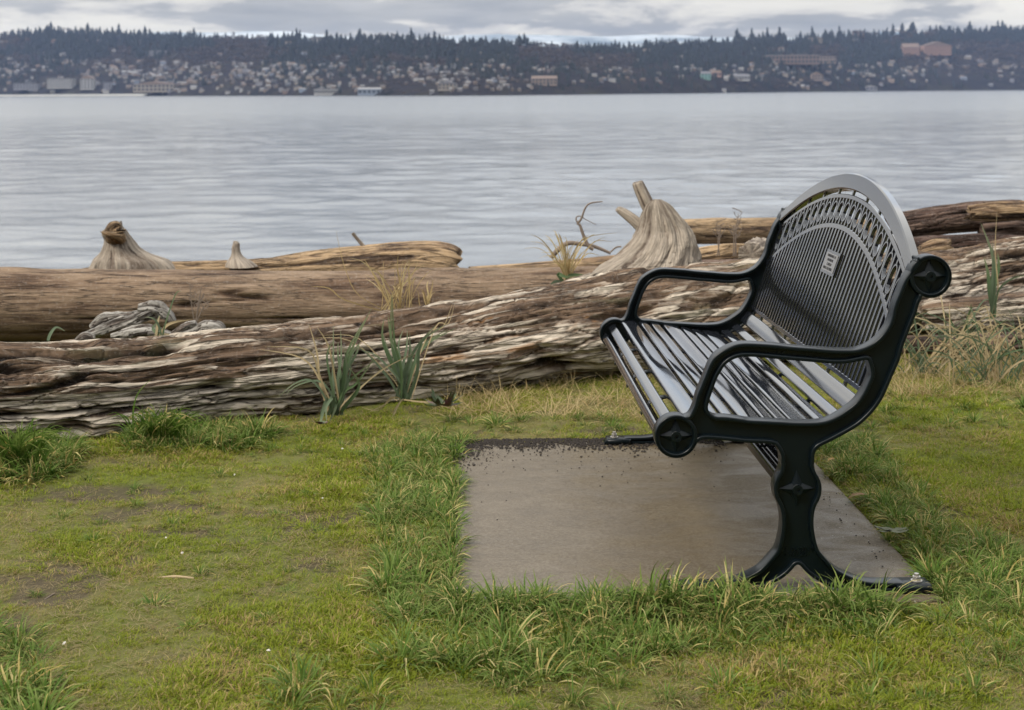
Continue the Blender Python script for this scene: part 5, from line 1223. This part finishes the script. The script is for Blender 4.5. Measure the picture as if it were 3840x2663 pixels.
# broad leaved weed under the log
LEAF = NT('dock_leaf'); lt = LEAF.noise(LEAF.coord('Object'), 14, 3); LEAF.set(Base_Color=LEAF.mix((.045, .075, .022), (.12, .060, .055), LEAF.ramp(lt, (.45, 0.), (.6, 1.))), Roughness=.5); LEAF = LEAF.m
BROWNLEAF = plain('dead_leaf', (.20, .11, .055), .8, var=.35, scale=30); GREYLEAF = plain('grey_leaf', (.12, .13, .085), .8, var=.3, scale=30)
def leaf_geo(c, dirv, nrm, L_, W_, curl=.25):
    d = Vector(dirv).normalized(); nn = Vector(nrm).normalized(); s = d.cross(nn).normalized(); V, Fc = [], []; n = 7
    for i in range(n + 1):
        t = i / n; w = W_ / 2 * math.sin(math.pi * min(.999, t ** .8)) ** .8; p = Vector(c) + d * L_ * t + nn * (curl * L_ * math.sin(t * 2.6) * .5)
        V += [p - s * w + nn * w * .35, p, p + s * w + nn * w * .35]
    for i in range(n): Fc += [(3*i, 3*i+1, 3*i+4, 3*i+3), (3*i+1, 3*i+2, 3*i+5, 3*i+4)]
    return V, Fc
def leafy(name, label, px, py, d, n, L_, W_, mat, cat='plant', flat=False):
    B = at(px, py, d); root = empty(name, B); tag(root, label, cat)
    for k in range(n):
        a = rg.uniform(0, 6.283); el = rg.uniform(.1, .35) if flat else rg.uniform(.25, 1.2)
        dv = Vector((math.cos(a) * math.cos(el), math.sin(a) * math.cos(el) * .6 - .25, math.sin(el)))
        V, Fc = leaf_geo((rg.normal(0, .012), rg.normal(0, .01), .0), dv, (-dv.x * .6, -dv.y - .3, 1.1), L_ * rg.uniform(.6, 1.1), W_ * rg.uniform(.7, 1.1), -.35)
        mesh_obj('leaf', V, Fc, mat, root, smooth=True)
    return root
leafy('weed_plant', 'dark green and purple broad leaved weed at the foot of the pale log', 1665, 1520, 6.05, 26, .10, .024, LEAF)
leafy('weed_plant', 'small grey leaved weed at the right edge of the pad', 3350, 1985, 4.42, 9, .055, .017, GREYLEAF, flat=True)
leafy('weed_plant', 'round pale leaved sprout under the left beach grass', 1185, 1585, 5.8, 4, .05, .035, LEAF, flat=True)
def lying(name, label, px, py, L_, W_, mat, cat, az, z=.004, group=None):
    B = gpt(px, py, z); root = B; V, Fc = leaf_geo((0, 0, 0), (math.cos(az), math.sin(az), .05), (0, 0, 1), L_, W_, .2)
    o = mesh_obj(name, V, Fc, mat, None, smooth=True); o.location = B; return tag(o, label, cat, group)
lying('dead_leaf', 'dry brown leaf lying at the right edge of the pad below the grass', 3180, 1868, .075, .03, BROWNLEAF, 'leaf', .1, .008)
lying('dead_leaf', 'small orange brown leaf beside the grass behind the bench leg', 3104, 1729, .04, .02, plain('orange_leaf', (.38, .19, .07), .8), 'leaf', .5, .012)
twig('stick', 'short pale stick lying on the lawn left of the pad', [[(595, 2168, gpt(660, 2168).y, 5), (660, 2163, gpt(660, 2166).y, 6), (728, 2169, gpt(660, 2168).y, 4)]], STRAW, 'stick')
twig('stick', 'thin brown twig lying at the lower left of the lawn', [[(165, 2250, gpt(165, 2250).y, 3), (205, 2225, gpt(200, 2232).y, 3)]], TWIG, 'stick')
SHELL = plain('shell', (.50, .47, .42), .6)
for k, (px, py) in enumerate(((1284, 1683), (880, 1780), (622, 2017), (683, 2073), (1210, 1868), (240, 2412), (1008, 2440))):
    V = []; Fc = []; q = gpt(px, py, .022)
    for i in range(8):
        a = i * .785; r = .0038 * rg.uniform(.6, 1.2); V.append((r * 1.6 * math.cos(a), r * math.sin(a), .0))
    V += [(0, 0, .0045), (0, 0, -.003)]
    for i in range(8): Fc += [(i, (i + 1) % 8, 8), ((i + 1) % 8, i, 9)]
    o = mesh_obj('shell', V, Fc, SHELL); o.location = q; o.rotation_euler = (rg.normal(0, .3), rg.normal(0, .3), rg.uniform(0, 6)); tag(o, 'small white shell fragment lying in the lawn', 'shell', 'shell fragments in the lawn')
# loose dark soil along the back and left edges of the pad
SOIL = plain('soil_crumbs', (.022, .017, .014), .95, var=.4, scale=200)
V, Fc = [], []; n0 = 0
def crumb(u, v, r):
    global n0
    w = BENCH_M @ Vector((u, v, 0)); c = np.array(w)
    t = np.array([(1, 0, 0), (0, 1, 0), (-1, 0, 0), (0, -1, 0), (0, 0, 1), (0, 0, -1)], float) * r * rg.uniform(.6, 1.3, (6, 1)); t = t @ np.array([[1, .2, 0], [-.2, 1, .1], [0, -.1, .7]])
    V.extend((t + c + (0, 0, r * .4)).tolist()); Fc.extend([tuple(n0 + k for k in f) for f in ((0, 1, 4), (1, 2, 4), (2, 3, 4), (3, 0, 4), (1, 0, 5), (2, 1, 5), (3, 2, 5), (0, 3, 5))]); n0 += 6
for _ in range(4200):
    r_ = rg.random()
    if r_ < .72:
        u = rg.uniform(PAD[0] - .02, .10); e = .055 * (1 + fbm(u * 7, 0, 0, 3, 3)) * (1.4 if u < -.85 else 1); v = PAD[3] + .03 - abs(rg.normal(0, 1)) * e * 1.1
    elif r_ < .80: u = rg.uniform(PAD[0], .1); v = PAD[3] - rg.exponential(.16)
    elif r_ < .87: u = PAD[0] - .02 + abs(rg.normal(0, .02)) ; v = rg.uniform(PAD[2], PAD[3])
    else: u = PAD[0] - .02 + rg.exponential(.07); v = PAD[3] - rg.exponential(.13)
    crumb(u, v, rg.uniform(.002, .0075) if r_ < .72 else rg.uniform(.0012, .004))
for _ in range(90): crumb(rg.uniform(.30, .42), rg.uniform(0, 1.75), rg.uniform(.0012, .004))
tag(mesh_obj('soil_crumbs', V, Fc, SOIL), 'loose dark soil spilling over the back edge of the pad', kind='stuff')

# unseen conifers added behind the camera to block sky and darken the paint's reflections
def build_behind():
    rs = np.random.default_rng(2); AV, AF = [], []; nv = 0
    for k in range(90):
        V, Fc, M = conifer_geo(rs); x = rs.uniform(-60, 60); y = rs.uniform(-34, -19); h = rs.uniform(11, 19); w = h * 1.5
        AV.append(V * (w, w, h) + (x, y, -.3)); AF.append(np.array(Fc) + nv); nv += len(V)
    tag(mesh_obj('sky_blocker_trees', np.vstack(AV), np.vstack(AF), MAT_CONIFER), 'unseen conifers added behind the viewpoint to block the sky', kind='stuff')
build_behind()
